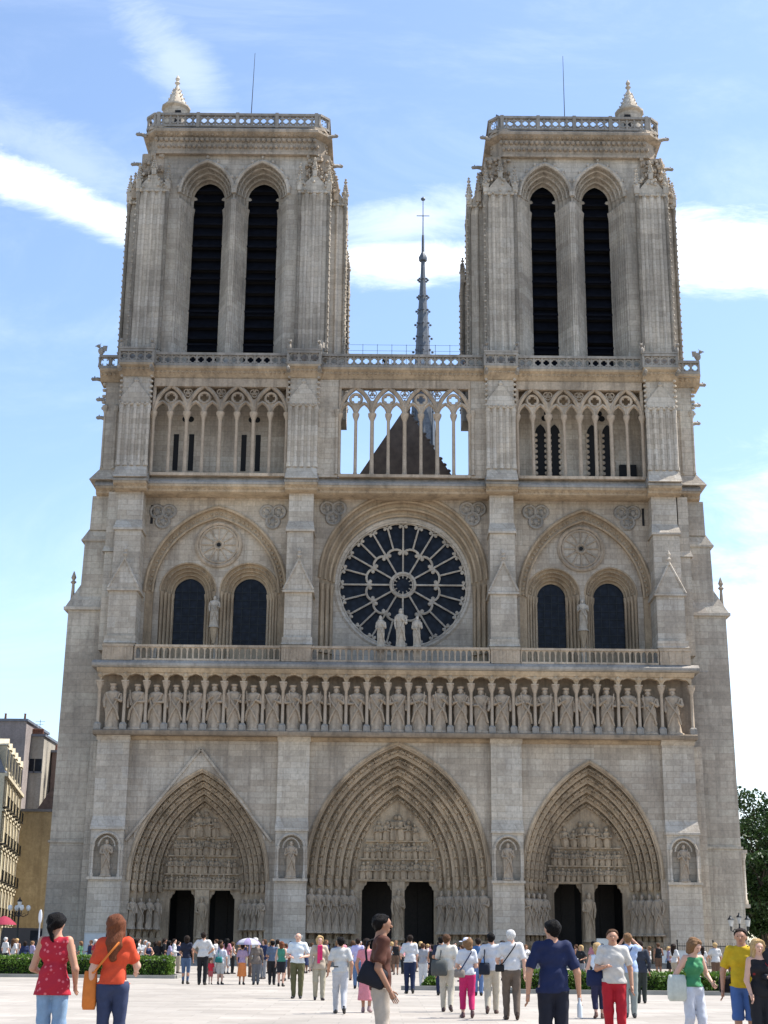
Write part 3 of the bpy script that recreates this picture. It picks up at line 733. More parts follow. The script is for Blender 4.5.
# ---------- buttresses, full height with set-offs
def buttress(x0,x1,idx):
    mb=MB(); c=(x0+x1)/2
    mb.box(x0-.12,x1+.12,-.75,2.2,0,.9); mb.tbox((x0-.12,x1+.12,-.75,2.2,.9),(x0,x1,-.6,2.2,1.1))
    mb.box(x0,x1,-.6,2.2,1.1,5.75)
    # niche stage: jambs, back, head
    zA,zB=5.75,9.0
    nw=.93
    mb.box(x0-.08,x1+.08,-.78,-.6,zA-.16,zA+.02); mb.box(x0,x1,-.1,2.2,zA,zB)
    mb.box(x0,c-nw,-.6,-.1,zA,zB); mb.box(c+nw,x1,-.6,-.1,zA,zB)
    pr=pointed(c,nw,zB-1.15,.95,8)
    above(mb,pr,zB,-.6); reveal(mb,pr,-.6,-.1)
    for q in (pointed(c,nw*.62,zB-1.15,.7,6),): mb.tube(p3(q,-.55),.06,5)
    for sd in (-1,1): mb.lathe(c+sd*nw,-.66,[(.12,zA+.02),(.12,zA+.2),(.075,zA+.3),(.075,zB-1.3),(.14,zB-1.1),(.14,zB-1.0)],8)
    mb.tube(p3(pr,-.64),.09,6)
    mb.tbox((x0-.06,x1+.06,-.72,2.2,zB),(x0-.06,x1+.06,-.72,2.2,zB+.14)); mb.tbox((x0-.06,x1+.06,-.72,2.2,zB+.14),(x0,x1,-.34,2.2,zB+.95))
    mb.box(x0,x1,-.34,2.2,zB+.95,15.35)
    mb.extrude_yz([(-.34,15.3),(-.5,15.45),(-.62,15.62),(.1,15.62),(.1,15.3)],x0-.06,x1+.06)
    B=mb.build('buttress',M['butt'],CA)
    st=statue(2.6,100+idx); st.build('niche_statue',M['statue'],B,loc=(c,-.48,zA+.04),smooth=60)
    # upper stage above the gallery of kings, three set-offs
    u=MB()
    y0=-.55; zt=21.0
    u.box(x0+.05,x1-.05,y0,2.4,zt,22.2)                         # pedestal panel level with balustrade
    u.box(x0+.02,x1-.02,y0+.1,2.4,22.2,22.9)
    u.tbox((x0-.03,x1+.03,y0+.02,2.4,22.35),(x0+.1,x1-.1,y0+.35,2.4,22.95))
    u.box(x0+.12,x1-.12,y0+.35,2.4,22.9,26.3)
    # gablet with finial
    u.box(x0-.05,x1+.05,y0+.15,2.4,26.3,26.45)
    u.tbox((x0,x1,y0+.2,2.4,26.45),(x0+.15,x1-.15,y0+.75,2.4,27.1))
    gx0,gx1=x0+.02,x1-.02
    u.extrude_xz([(gx0,26.45),(gx1,26.45),(c+.08,28.7),(c-.08,28.7)],y0+.22,y0+.72)
    for sd in (-1,1): u.tube([(c+sd*(gx1-gx0)/2,y0+.2,26.5),(c,y0+.2,28.8)],.09,5)
    u.lathe(c,y0+.3,[(.10,28.6),(.07,28.9),(.22,29.1),(.08,29.25),(.17,29.45),(.03,29.8)],6)
    u.box(x0+.16,x1-.16,y0+.75,2.4,27.0,31.2)
    u.tbox((x0+.05,x1-.05,y0+.6,2.4,31.1),(x0+.05,x1-.05,y0+.6,2.4,31.25)); u.tbox((x0+.05,x1-.05,y0+.6,2.4,31.25),(x0+.2,x1-.2,y0+1.15,2.4,32.1))
    u.box(x0+.2,x1-.2,y0+1.1,2.4,32.0,34.3)
    u.build('buttress_upper',M['butt'],CA)
    # stage beside the open gallery
    g=MB(); yf=.0
    g.tbox((x0-.12,x1+.12,-.55,2.4,35.1),(x0,x1,-.05,2.4,36.1))
    g.box(x0+.08,x1-.08,yf,2.4,36.0,43.4)
    for k in range(5):
        x=x0+.12+(x1-x0-.24)*k/4
        g.lathe(x,yf,[(.20,36.1),(.20,36.3),(.16,36.5),(.16,40.5),(.2,40.8),(.19,41.0),(.10,41.05),(.10,41.1)],7)
    g.box(x0-.02,x1+.02,yf-.16,2.4,41.0,41.2)
    # gabled tabernacle head with crockets
    g.extrude_xz([(x0+.05,41.2),(x1-.05,41.2),(x1-.05,41.6),(c+.1,42.9),(c-.1,42.9),(x0+.05,41.6)],yf-.2,yf+.1)
    g.lathe(c,yf-.12,[(.05,42.8),(.2,43.0),(.05,43.3)],5)
    for z in np.arange(41.3,43.4,.42):
        for sd,xx in ((-1,x0),(1,x1)): g.blob(xx,yf-.05,float(z),.16,.16,.13,5,3)
    for k in range(6): g.blob(x0+(x1-x0)*(k+.5)/6,yf-.2,41.15,.13,.1,.13,5,3)
    g.build('gallery_pier',M['butt'],CA)
for i,(a,b) in enumerate(BUT): buttress(a,b,i)

# ---------- big side buttresses (stair turrets) left and right
def side(sd,idx):
    def X(a,b): return (min(sd*a,sd*b),max(sd*a,sd*b))
    mb=MB()
    def bx(a,b,y0,y1,z0,z1): x=X(a,b); mb.box(x[0],x[1],y0,y1,z0,z1)
    def tb(a,b,y,z,a2,b2,y2,z2):
        x=X(a,b); x2=X(a2,b2); mb.tbox((x[0],x[1],y,14,z),(x2[0],x2[1],y2,14,z2))
    tb(20.9,24.95,1.3,0,20.9,24.8,1.35,1.4); 
    tb(20.9,24.75,1.4,1.4,20.9,24.68,1.45,8.2)
    tb(20.9,24.82,1.35,8.2,20.9,24.82,1.35,8.36); tb(20.9,24.70,1.5,8.36,20.9,24.58,1.5,25.2)
    tb(20.9,24.9,1.3,25.2,20.9,24.9,1.3,25.42); tb(20.9,24.8,1.35,25.42,20.9,23.9,2.1,27.3)
    tb(20.9,23.85,1.7,25.4,20.9,23.75,1.7,30.6); tb(20.9,24.0,1.6,30.6,20.9,24.0,1.6,30.75); tb(20.9,23.95,1.6,30.75,20.9,23.5,1.9,31.6)
    tb(20.9,23.45,1.75,31.5,20.9,23.4,1.75,34.2)
    # narrow strip beside the outer buttress
    tb(21.2,22.1,.35,0,21.2,22.0,.35,15.3); tb(21.2,22.0,.6,22.0,21.2,21.95,.6,34.2); tb(21.2,22.15,.45,29.5,21.2,22.0,.7,30.1)
    # stage by the gallery
    tb(20.9,23.6,.9,35.3,20.9,22.9,1.4,36.3); bx(20.9,22.85,1.3,14,36.2,43.4)
    for a in (22.8,21.9): 
        mb.lathe(sd*a,1.32,[(.14,36.3),(.10,36.5),(.10,40.8),(.22,41.1),(.25,41.4),(.1,41.5)],7)
    for z in np.arange(41.2,44.0,.5): mb.blob(sd*22.95,1.3,float(z),.20,.2,.14,5,3)
    o=mb.build('stair_buttress',M['side'],CA)
    f=MB()
    f.lathe(sd*24.45,2.0,[(.16,26.0),(.12,26.9),(.10,27.3),(.24,27.45),(.09,27.6),(.2,27.8),(.03,28.3)],6)
    f.build('finial',M['carve'],o)
    if sd>0:
        f=MB(); f.lathe(24.85,1.75,[(.2,4.4),(.2,4.65),(.13,4.75),(.13,7.4),(.22,7.7),(.25,7.9)],8); f.box(24.5,25.12,1.5,2.3,7.9,8.15); f.box(24.5,25.12,1.5,2.3,4.15,4.4)
        f.build('corner_colonnette',M['butt'],o)
for i,sd in enumerate((-1,1)): side(sd,i)

# ---------- gallery of kings
mb=MB()
KX=[-20.65]+[-18.93+1.428*k for k in range(8)]+[-7.35]+[-5.80+1.463*k for k in range(9)]+[7.45]+[9.05+1.43*k for k in range(7)]+[20.2]
# recentre each bay's figures between buttresses
KX=[-20.45]+list(np.linspace(-18.75,-8.95,8))+[-7.45]+list(np.linspace(-5.9,6.1,9))+[7.6]+list(np.linspace(9.2,18.2,7))+[19.95]
X0,X1=-21.55,21.35
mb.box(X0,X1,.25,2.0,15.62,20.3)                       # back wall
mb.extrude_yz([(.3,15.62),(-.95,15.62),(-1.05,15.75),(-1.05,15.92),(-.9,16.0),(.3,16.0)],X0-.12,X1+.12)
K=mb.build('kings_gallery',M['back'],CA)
edges=[X0+.12]+[(a+b)/2 for a,b in zip(KX,KX[1:])]+[X1-.1]
cm=MB(); cm.lathe(0,0,[(.34,0),(.34,.40),(.22,.52)],4,rot=PI/4); pedestal=cm
cl=MB(); cl.lathe(0,0,[(.17,.38),(.12,.46),(.115,2.9),(.15,2.98),(.26,3.3),(.28,3.45),(.2,3.5)],9)
cl.box(-.27,.27,-.27,.27,3.45,3.55)
clm=cl.mesh('colonnette',M['statue']); pdm=pedestal.mesh('colonnette_base',M['gutter'],0)
for x in edges:
    o=bpy.data.objects.new('colonnette',clm); col.objects.link(o); o.parent=K; o.location=(x,-.62,16.0)
    o=bpy.data.objects.new('colonnette_base',pdm); col.objects.link(o); o.parent=K; o.location=(x,-.62,16.0)
hd=MB()
for a,b in zip(edges,edges[1:]):
    c=(a+b)/2; w=(b-a)/2-.10
    prof=[(a,19.55),(c-w,19.55)]
    for k in range(1,12):     # trefoil head
        th=PI-PI*k/12; r=w*(1+.10*math.cos(3*(th-PI/2)*1.0))
        prof.append((c+r*math.cos(th),19.55+.42*(math.sin(th))**.7+.07*abs(math.sin(3*th))))
    prof+=[(c+w,19.55),(b,19.55)]
    above(hd,prof,20.2,-.86); reveal(hd,prof,-.86,-.4)
    hd.blob(a,-.9,19.95,.2,.12,.2,6,3)
hd.extrude_yz([(.3,20.12),(-.95,20.12),(-1.0,20.22),(-1.08,20.30),(-1.12,20.42),(.3,20.42)],X0-.1,X1+.1)
hd.build('gallery_arcade',M['warm'],K)
gt=MB(); gt.extrude_yz([(2.0,20.44),(-1.2,20.44),(-1.32,20.56),(-1.32,20.72),(-.95,21.0),(2.0,21.0)],X0-.45,X1+.45)
gt.box(X1+.2,X1+1.1,-.9,-.75,20.5,20.62)
gt.build('gallery_ledge',M['gutter'],K)
ks=[]
for i,x in enumerate(KX):
    if i<16: ks.append(statue(3.32,200+i,n=14,crown=True).mesh('king_statue',M['statue'],60))
    o=bpy.data.objects.new('king_statue',ks[i if i<16 else (i*7+3)%len(ks)]); col.objects.link(o); o.parent=K; o.location=(x,-.35,16.0)
    o.rotation_euler=(0,0,R(rng.uniform(-14,14))); o.scale=(1.26*(1 if rng.random()<.5 else -1),1.1,rng.uniform(.985,1.02))

# ---------- balustrade of the Virgin gallery
def balustrade(x0,x1,y,z,h,step,mat,name='balustrade'):
    mb=MB(); mb.box(x0,x1,y-.12,y+.12,z,z+.14); mb.box(x0,x1,y-.15,y+.15,z+h-.17,z+h)
    n=max(2,int((x1-x0)/step)); s=(x1-x0)/n
    for k in range(n+1):
        x=x0+k*s
        mb.lathe(x,y,[(.085,z+.12),(.06,z+.2),(.055,z+h*.6),(.09,z+h*.72),(.085,z+h-.15)],6)
    for k in range(n):
        c=x0+(k+.5)*s; pr=pointed(c,s/2-.05,z+h-.42,.22,4); pr=[(c-s/2,z+h-.42)]+pr+[(c+s/2,z+h-.42)]
        above(mb,pr,z+h-.16,y-.05); above(mb,pr,z+h-.16,y+.05)
    return mb.build(name,mat,CA)
segs=[(-20.9,-19.1),(-19.0,-8.5),(-6.2,6.7),(9.0,18.95),(19.05,20.9)]
for a,b in segs[1:4]: balustrade(a,b,-.85,21.0,1.15,.41,M['statue'])
for a,b in BUT:
    mb=MB()
    mb.box(a+.05,b-.05,-1.0,-.58,21.0,22.12); mb.box(a,b,-1.05,-.55,22.0,22.17)
    for k in range(4): mb.box(a+.25+k*.47,a+.36+k*.47,-1.05,-1.0,21.15,21.95)
    mb.build('balustrade_pedestal',M['statue'],CA)
# ---------- upper wall (rose stage), Y=2
YW=2.0; Z0,Z1=20.9,34.35
wm=MB()
def twinbay(cx,x0,x1,hw,zs,ap,wins,ros,idx):
    """big blind arch with two lancets and a blind rosette"""
    pr=opening(cx,hw,Z0,zs,ap-zs,18)
    vquad(wm,x0,cx-hw,Z0,Z1,YW); vquad(wm,cx+hw,x1,Z0,Z1,YW); above(wm,pr,Z1,YW)
    s=MB()
    # hood and inner order of the big arch
    p1=opening(cx,hw-.55,Z0,zs,ap-zs-.75,18)
    reveal(s,pr,YW,YW+.28); strip(s,pr,p1,YW+.28)
    s.tube(p3(pointed(cx,hw+.05,zs,ap-zs+.05,18),YW-.04),.13,6); s.tube(p3(pointed(cx,hw-.5,zs,ap-zs-.7,18),YW+.24),.10,6)
    mid=pointed(cx,hw-.28,zs,ap-zs-.38,18)
    for k in range(46):
        x,z,a,L=arch_tangent(mid,(k+.5)/46); s.blob(x,YW+.24,z,.11,.10,.11,5,3)
    reveal(s,p1,YW+.28,YW+.6)
    yb=YW+.6
    # tympanum field with holes for the two lancets: columns of quads
    arc=pointed(cx,hw-.55,zs,ap-zs-.75,18)
    def ztop(x):
        if abs(x-cx)>=hw-.55: return zs
        for (xa,za),(xb,zb) in zip(arc,arc[1:]):
            if xa<=x<=xb: return za+(zb-za)*(x-xa)/max(1e-6,xb-xa)
        return zs
    f=MB(); cur=cx-hw+.55
    holes=[]
    for (a,b,ztop_) in wins:
        c=(a+b)/2; w=(b-a)/2; wo=w+.95
        wo=min(wo, abs(c-cx)-.02)
        holes.append((c,w,wo,ztop_))
    for (c,w,wo,zt) in holes:
        hz=27.0; prf=pointed(c,wo,hz,zt-hz+.95,12)
        xs=np.linspace(cur,c-wo,4)
        for xa,xb in zip(xs,xs[1:]): f.quad((xa,yb,Z0),(xb,yb,Z0),(xb,yb,ztop(xb)),(xa,yb,ztop(xa)))
        for (xa,za),(xb,zb) in zip(prf,prf[1:]): f.quad((xa,yb,za),(xb,yb,zb),(xb,yb,max(zb,ztop(xb))),(xa,yb,max(za,ztop(xa))))
        cur=c+wo
    xs=np.linspace(cur,cx+hw-.55,4)
    for xa,xb in zip(xs,xs[1:]): f.quad((xa,yb,Z0),(xb,yb,Z0),(xb,yb,ztop(xb)),(xa,yb,ztop(xa)))
    f.build('tympanum_field',M['wall'],CA)
    for (c,w,wo,zt) in holes:
        q=MB(); hz=27.0; n_=4; pf=[]
        for i in range(n_+1):
            t=i/n_; pf.append(opening(c,wo+(w-wo)*t,Z0,hz,(zt-hz)+.95*(1-t),12))
        dy=.30
        for i in range(n_):
            reveal(q,pf[i],yb+i*dy,yb+(i+1)*dy); strip(q,pf[i],pf[i+1],yb+(i+1)*dy)
            q.tube(p3(pf[i][1:-1],yb+i*dy+.03),.075,6)
            for sd in (-1,1):
                x=c+sd*(wo+(w-wo)*(i+.5)/n_); y=yb+(i+.55)*dy
                q.lathe(x,y,[(.09,Z0),(.14,22.4),(.14,22.6),(.085,22.75),(.085,26.35),(.16,26.75),(.17,27.0)],7)
        # row of small leaf knobs in one order
        mid=pointed(c,wo-.3,hz,zt-hz+.68,12)
        for k in range(22):
            x,z,a,L=arch_tangent(mid,(k+.5)/22); q.blob(x,yb+.28,z,.08,.08,.08,5,3)
        q.box(c-w-.1,c+w+.1,yb+.9,yb+1.6,Z0,22.95)
        W=q.build('window_surround',M['warm'],CA)
        g=MB(); gp=opening(c,w,22.9,hz,zt-hz,12)
        yy=yb+n_*dy+.12
        below(g,gp[1:-1],22.9,yy)
        G=g.build('window_glass',M['glass'],W)
        b_=MB()
        for z in np.arange(23.5,zt-.6,.62): b_.tube([(c-w,yy-.04,float(z)),(c+w,yy-.04,float(z))],.022,4)
        for k in (-1,0,1): b_.tube([(c+k*w*.5,yy-.04,22.9),(c+k*w*.5,yy-.04,hz+ (zt-hz)*(.97 if k==0 else .62))],.025,4)
        b_.build('glazing_bar',M['iron'],W)
    s.build('blind_arch',M['warm'],CA)
    # blind rosette
    rx,rz,rr=ros
    r=MB(); yr=yb
    for rad,tr in ((rr,.16),(rr-.25,.08),(rr*.20,.10)): r.tube(p3(circ(rx,rz,rad,40),yr-.06),tr,6,closed=True)
    for k in range(12):
        a=2*PI*k/12; r.tube([(rx+.3*math.cos(a),yr-.05,rz+.3*math.sin(a)),(rx+(rr-.5)*math.cos(a),yr-.05,rz+(rr-.5)*math.sin(a))],.05,5)
        a2=a+PI/12; m=rr-.48
        r.tube(p3([(rx+m*math.cos(a2)+.33*math.cos(b),rz+m*math.sin(a2)+.33*math.sin(b)) for b in np.linspace(a2-1.9,a2+1.9,8)],yr-.05),.05,5)
    r.build('blind_rosette',M['statue'],CA)
    hole=MB(); hole.lathe(0,0,[(.0,0),(.13,.0)],8)
    h2=MB(); n0=len(h2.v); h2.extrude_xz(circ(rx,rz,.16,10),yr-.10,yr-.02); h2.build('rosette_eye',M['dark'],CA)
twinbay(-13.72,-19.3,-8.2,5.28,26.8,33.45,[(-17.05,-14.7,28.25),(-12.5,-9.95,28.25)],(-13.67,30.65,1.68),0)
twinbay(14.22,8.7,19.2,4.98,26.7,33.45,[(10.75,12.9,28.1),(15.05,17.4,28.2)],(14.05,30.6,1.68),1)
# centre bay: rose inside a great round arch
rc=(.45,27.82); RR=5.05; hwc=6.2
arcR=[(rc[0]-6.35*math.cos(a),rc[1]+.2+6.7*math.sin(a)) for a in np.linspace(0,PI,41)]
prc=[(rc[0]-6.35,Z0)]+arcR+[(rc[0]+6.35,Z0)]
vquad(wm,-6.4,rc[0]-6.35,Z0,Z1,YW); vquad(wm,rc[0]+6.35,7.0,Z0,Z1,YW); above(wm,prc,Z1,YW)
wm.build('upper_wall',M['wall'],CA)
s=MB()
def aprof(r,rz_,z0=Z0): return [(rc[0]-r,z0)]+[(rc[0]-r*math.cos(a),rc[1]+.2*(r-RR)/1.5+rz_*math.sin(a)) for a in np.linspace(0,PI,41)]+[(rc[0]+r,z0)]
ords=[(6.35,6.7),(5.95,6.25),(5.6,5.8),(5.3,5.4)]
P_=[aprof(a,b) for a,b in ords]
for i in range(3):
    y=YW+i*.32; reveal(s,P_[i],y,y+.32); strip(s,P_[i],P_[i+1],y+.32); s.tube(p3(P_[i][1:-1],y+.02),.13,6)
    for sd in (-1,1):
        a=(ords[i][0]+ords[i+1][0])/2; s.lathe(rc[0]+sd*a,y+.2,[(.16,22.3),(.11,22.5),(.11,27.0),(.18,27.4),(.2,27.6)],8)
s.tube(p3(P_[3][1:-1],YW+.98),.12,6)
yR=YW+1.0
reveal(s,P_[3],YW+.96,yR+.5)
s.build('rose_arch',M['warm'],CA)
# wall face around the circle, inside the arch
f=MB(); cc=circ(rc[0],rc[1],RR+.16,96)
top=[(x,z) for x,z in cc if z>=rc[1]-1e-6]; top.sort(key=lambda q:q[0])
bot=[(x,z) for x,z in cc if z<=rc[1]+1e-6]; bot.sort(key=lambda q:q[0])
inn=P_[3][1:-1]
def zarch(x):
    for (xa,za),(xb,zb) in zip(inn,inn[1:]):
        if xa<=x<=xb: return za+(zb-za)*(x-xa)/max(1e-6,xb-xa)
    return inn[0][1]
yf=yR+.1
for (xa,za),(xb,zb) in zip(top,top[1:]): f.quad((xa,yf,za),(xb,yf,zb),(xb,yf,zarch(xb)),(xa,yf,zarch(xa)))
for (xa,za),(xb,zb) in zip(bot,bot[1:]): f.quad((xa,yf,Z0),(xb,yf,Z0),(xb,yf,zb),(xa,yf,za))
for sd in (-1,1):
    xs=sorted((rc[0]+sd*(RR+.16),rc[0]+sd*5.3)); f.quad((xs[0],yf,Z0),(xs[1],yf,Z0),(xs[1],yf,zarch(xs[1])),(xs[0],yf,zarch(xs[0])))
f.build('rose_wall',M['butt'],CA)
# rose tracery
t=MB(); yt=yf+.28
cx,cz=rc
for rad,tr,sc in ((RR+.12,.20,1),(RR-.12,.10,1)): t.tube(p3(circ(cx,cz,rad,96),yf+.1),tr,6,closed=True)
def ry(p,y=yt): return (p[0],y,p[1])
def pol(r,a): return (cx+r*math.cos(a),cz+r*math.sin(a))
n=24
for k in range(n):
    a=PI/2+2*PI*k/n
    t.tube([ry(pol(2.85,a)),ry(pol(RR-.45,a))],.075,6)
    # outer petal head between mullions: cusped arch
    am=a+PI/n; hw=PI/n
    pts=[pol(RR-.55,a)]+[pol(RR-.55+.38*math.sin(b),am-hw*math.cos(b)) for b in np.linspace(.35,PI-.35,7)]+[pol(RR-.55,a+2*hw)]
    t.tube([ry(q) for q in pts],.075,5)
    for sgn in (-1,1): 
        q=pol(RR-.42,am+sgn*hw*.62); t.blob(q[0],yt,q[1],.13,.08,.13,6,3)
    q=pol(RR-.28,am); 
    # spandrel between heads
    q=pol(RR-.14,a); t.blob(q[0],yt,q[1],.15,.10,.15,6,3)
n=12
for k in range(n):
    a=2*PI*k/n
    t.tube([ry(pol(.98,a)),ry(pol(2.35,a))],.075,6)
    am=a+PI/n; hw=PI/n
    pts=[pol(2.35,a)]+[pol(2.35+.52*math.sin(b),am-hw*math.cos(b)) for b in np.linspace(.25,PI-.25,9)]+[pol(2.35,a+2*hw)]
    t.tube([ry(q) for q in pts],.10,6)
    for sgn in (-1,1): 
        q=pol(2.52,am+sgn*hw*.62); t.blob(q[0],yt,q[1],.16,.09,.16,6,3)
    # link between head ring and outer mullions
    q0=pol(2.35,a); q1=pol(2.9,a); t.tube([ry(q0),ry(q1)],.09,6)
for rad,tr in ((.93,.12),(.76,.05)): t.tube(p3(circ(cx,cz,rad,32),yt),tr,6,closed=True)
for k in range(12):
    a=2*PI*k/12; t.tube([ry(pol(.74,a)),ry(pol(.52,a))],.045,5)
T=t.build('rose_window',M['butt'],CA)
g=MB(); cc=circ(cx,cz,RR+.1,64); b=len(g.v); g.v+=[(x,yt+.25,z) for x,z in cc]; g.f.append(tuple(range(b,b+64)))
g.build('rose_glass',M['glass'],T)
# hollow behind
# Virgin and angels, Adam and Eve
for (x,y,z,h,sd,wg) in ((.25,-.45,22.15,3.2,41,False),(-1.2,-.35,22.15,2.65,42,True),(1.45,-.35,22.15,2.65,43,True)):
    o=statue(h,sd,n=14).build('balcony_statue',M['butt'],CA,loc=(x,y+.0,z-1.1),smooth=60)
    # stands on a pedestal behind the balustrade
    o.location=(x,-.35,z-.15); o.scale=(.85,.85,1)
    q=MB(); q.box(x-.3,x+.3,-.65,-.05,21.0,22.02); q.build('statue_pedestal',M['butt'],CA)
for (x,sd,h) in ((-13.75,51,2.5),(14.0,52,2.5)):
    statue(h,sd).build('wall_statue',M['butt'],CA,loc=(x,YW+.25,24.1),smooth=60)
    q=MB(); q.lathe(x,YW+.3,[(.1,22.9),(.32,23.9),(.34,24.12)],8); q.build('statue_console',M['warm'],CA)
# spandrel trefoils
for (x,z,up) in ((-17.97,32.8,-1),(-9.55,32.85,-1),(-4.95,33.2,-1),(5.75,33.25,-1),(10.56,33.05,-1),(17.6,33.05,-1)):
    q=MB()
    for k in range(3):
        a=-PI/2+2*PI*k/3; c=(x+.52*math.cos(a),z+.52*math.sin(a))
        q.tube(p3(circ(c[0],c[1],.50,16),YW-.05),.12,5,closed=True); q.blob(c[0],YW,c[1],.22,.14,.25,7,4)
        for j in range(5): q.blob(c[0]+.26*math.cos(j*1.257+k),YW-.0,c[1]+.26*math.sin(j*1.257+k),.09,.1,.09,5,3)
    q.build('trefoil',M['gutter'],CA)
    d=MB()
    for k in range(3):
        a=-PI/2+2*PI*k/3; d.lathe(0,0,[(.01,0),(.1,0)],4)
# slots beside outer buttresses
q=MB(); q.box(-18.92,-18.72,YW-.012,YW+.1,32.1,33.6); q.build('slot_window',M['dark'],CA); q=MB(); q.box(18.72,18.9,YW-.012,YW+.1,32.3,33.7); q.build('slot_window',M['dark'],CA)

# ---------- second cornice and the open colonnade
mb=MB()
def cornice_x(y,z): return [(2.6,z),(y,z),(y-.22,z+.12),(y-.25,z+.3),(y-.5,z+.45),(y-.5,z+.62),(2.6,z+.62)]
xs=[-23.1,-21.5,-19.0,-8.55,-6.1,6.65,9.05,18.9,21.4,23.1]
for i in range(len(xs)-1):
    fr=(i%2==1) and i not in ()
    y={0:1.55,8:1.55}.get(i,.15 if i in (1,3,5,7) else .85)
    mb.extrude_yz(cornice_x(y,34.2),xs[i],xs[i+1])
    for k in range(int((xs[i+1]-xs[i])/.3)):
        mb.blob(xs[i]+.15+k*.3,y-.25,34.52,.09,.10,.09,5,3)
mb.build('cornice',M['warm'],CA)
mb=MB()
for i in range(len(xs)-1):
    y={0:1.55,8:1.55}.get(i,.15 if i in (1,3,5,7) else .85)
    mb.extrude_yz([(2.6,34.83),(y-.53,34.83),(y-.53,34.98),(y+.0,35.55),(2.6,35.6)],xs[i]-.05,xs[i+1]+.05)
mb.build('gallery_sill',M['gutter'],CA)

YC=.62
def colonnade(x0,x1,open_,idx,pier=0):
    w=(x1-x0)/4; zc=40.6; g=MB()
    cmsh=MB(); cmsh.lathe(0,0,[(.20,0),(.22,.12),(.17,.25),(.145,.35),(.135,4.5),(.17,4.6),(.29,4.92),(.30,5.1),(.16,5.12)],9)
    me=cmsh.mesh('column',M['statue'])
    # sill plate and head wall
    g.box(x0,x1,YC-.3,YC+.3,35.5,35.72)
    th=.13
    for k in range(4):
        a=x0+k*w; b=a+w; c=(a+b)/2
        big=pointed(c,w/2,zc,2.25,12)
        g.tube(p3(big,YC),.18,6,yscale=1.4)
        g.tube(p3(pointed(c,w/2-.05,zc,2.15,12),YC-.16),.05,5)
        for sd in (-1,1):
            cc_=c+sd*w/4
            lan=pointed(cc_,w/4-.03,zc,.95,8); g.tube(p3(lan,YC),.14,5,yscale=1.4)
            # cusps
            for s2 in (-1,1): g.blob(cc_+s2*(w/4-.14),YC,zc+.38,.13,.12,.10,6,3)
        # quatrefoil eye
        zq=zc+1.28
        g.tube(p3(circ(c,zq,.43,20),YC),.12,5,closed=True,yscale=1.4)
        for q in range(4):
            aa=PI/4+q*PI/2; g.blob(c+.32*math.cos(aa),YC,zq+.32*math.sin(aa),.11,.10,.11,6,3)
        # solid infill between lancets and circle
        g.extrude_xz([(c-.05,zc),(c+.05,zc),(c+.3,zc+.82),(c-.3,zc+.82)],YC-.10,YC+.10)
        # spandrel to the next arch with pierced trefoil
        if k<3:
            z1=zc+2.35; g.extrude_xz([(b-.07,zc+.1),(b+.07,zc+.1),(b+.19,zc+1.15),(b-.19,zc+1.15)],YC-.12,YC+.12)
            for q in range(3):
                aa=PI/2+2*PI*q/3+PI; g.tube(p3(circ(b+.14*math.cos(aa),zc+1.72+.14*math.sin(aa),.2,9),YC),.05,4,closed=True)
    g.box(x0-.05,x1+.05,YC-.26,YC+.3,42.75,43.4)
    g.extrude_xz([(x0-.1,zc-.1),(x0+.12,zc-.1),(x0+.12,42.8),(x0-.1,42.8)],YC-.2,YC+.2); g.extrude_xz([(x1-.12,zc-.1),(x1+.1,zc-.1),(x1+.1,42.8),(x1-.12,42.8)],YC-.2,YC+.2)
    C=g.build('gallery_tracery',M['statue'],CA)
    for k in range(1,8):
        o=bpy.data.objects.new('column',me); col.objects.link(o); o.parent=C; o.location=(x0+k*w/2,YC,35.6)
        o.scale=(1.12 if k%2==0 else .92,)*2+(1,)
    for x in (x0,x1):
        o=bpy.data.objects.new('column',me); col.objects.link(o); o.parent=C; o.location=(x,YC,35.6)
    if not open_:
        wmb=MB(); vquad(wmb,x0-.4,x1+.4,35.4,44,2.62); wmb.build('gallery_back_wall',M['wall'],CA)
colonnade(-18.9,-8.6,False,0); colonnade(9.15,18.8,False,1); colonnade(-4.55,5.5,True,2)
# stone piers flanking the open centre
for a,b in ((-6.3,-4.62),(5.57,6.9)):
    mb=MB()
    mb.box(a,b,YC-.2,2.4,35.5,43.4)
    for x in (a+.15,b-.12): mb.lathe(x,YC-.24,[(.14,35.7),(.1,35.9),(.1,40.4),(.2,40.7),(.22,40.95),(.1,41)],8)
    mb.build('gallery_pier_wall',M['wall'],CA)
# windows in the back walls
for x in (-17.35,-16.15,-12.05,-10.95): q=MB(); q.box(x-.2,x+.2,2.595,2.7,36.6,39.6); q.build('slit_window',M['dark'],CA)
for x in (-16.2,-11.0): 
    q=MB()
    for k in range(3):
        a=PI/2+2*PI*k/3; q.extrude_xz(circ(x-.3+.26*math.cos(a),41.0+.3*math.sin(a),.24,10),2.59,2.7)
    q.build('trefoil_window',M['dark'],CA)
q=MB(); q.box(17.2,18.5,2.2,2.6,35.7,37.3); q.build('gallery_chest',M['dark'],CA)
for x in (11.15,12.25,15.2,16.4):
    q=MB(); d=MB()
    d.extrude_xz(opening(x,.42,35.9,39.9,.8,6),2.57,2.61)
    for k in range(9):
        for sd in (-1,1): q.blob(x+sd*.40,2.54,36.2+k*.45,.17,.08,.16,5,3)
    W_=d.build('pierced_window',M['dark'],CA); q.build('window_cusps',M['statue'],W_)
for x in (11.7,15.8): 
    d=MB(); q=MB()
    for k in range(3):
        a=PI/2+2*PI*k/3; d.extrude_xz(circ(x+.24*math.cos(a),41.35+.28*math.sin(a),.24,10),2.58,2.61)
    q.tube([(x,2.5,35.8),(x,2.5,40.2)],.12,6)
    d.build('trefoil_window',M['dark'],CA); q.build('window_mullion',M['statue'],CA)
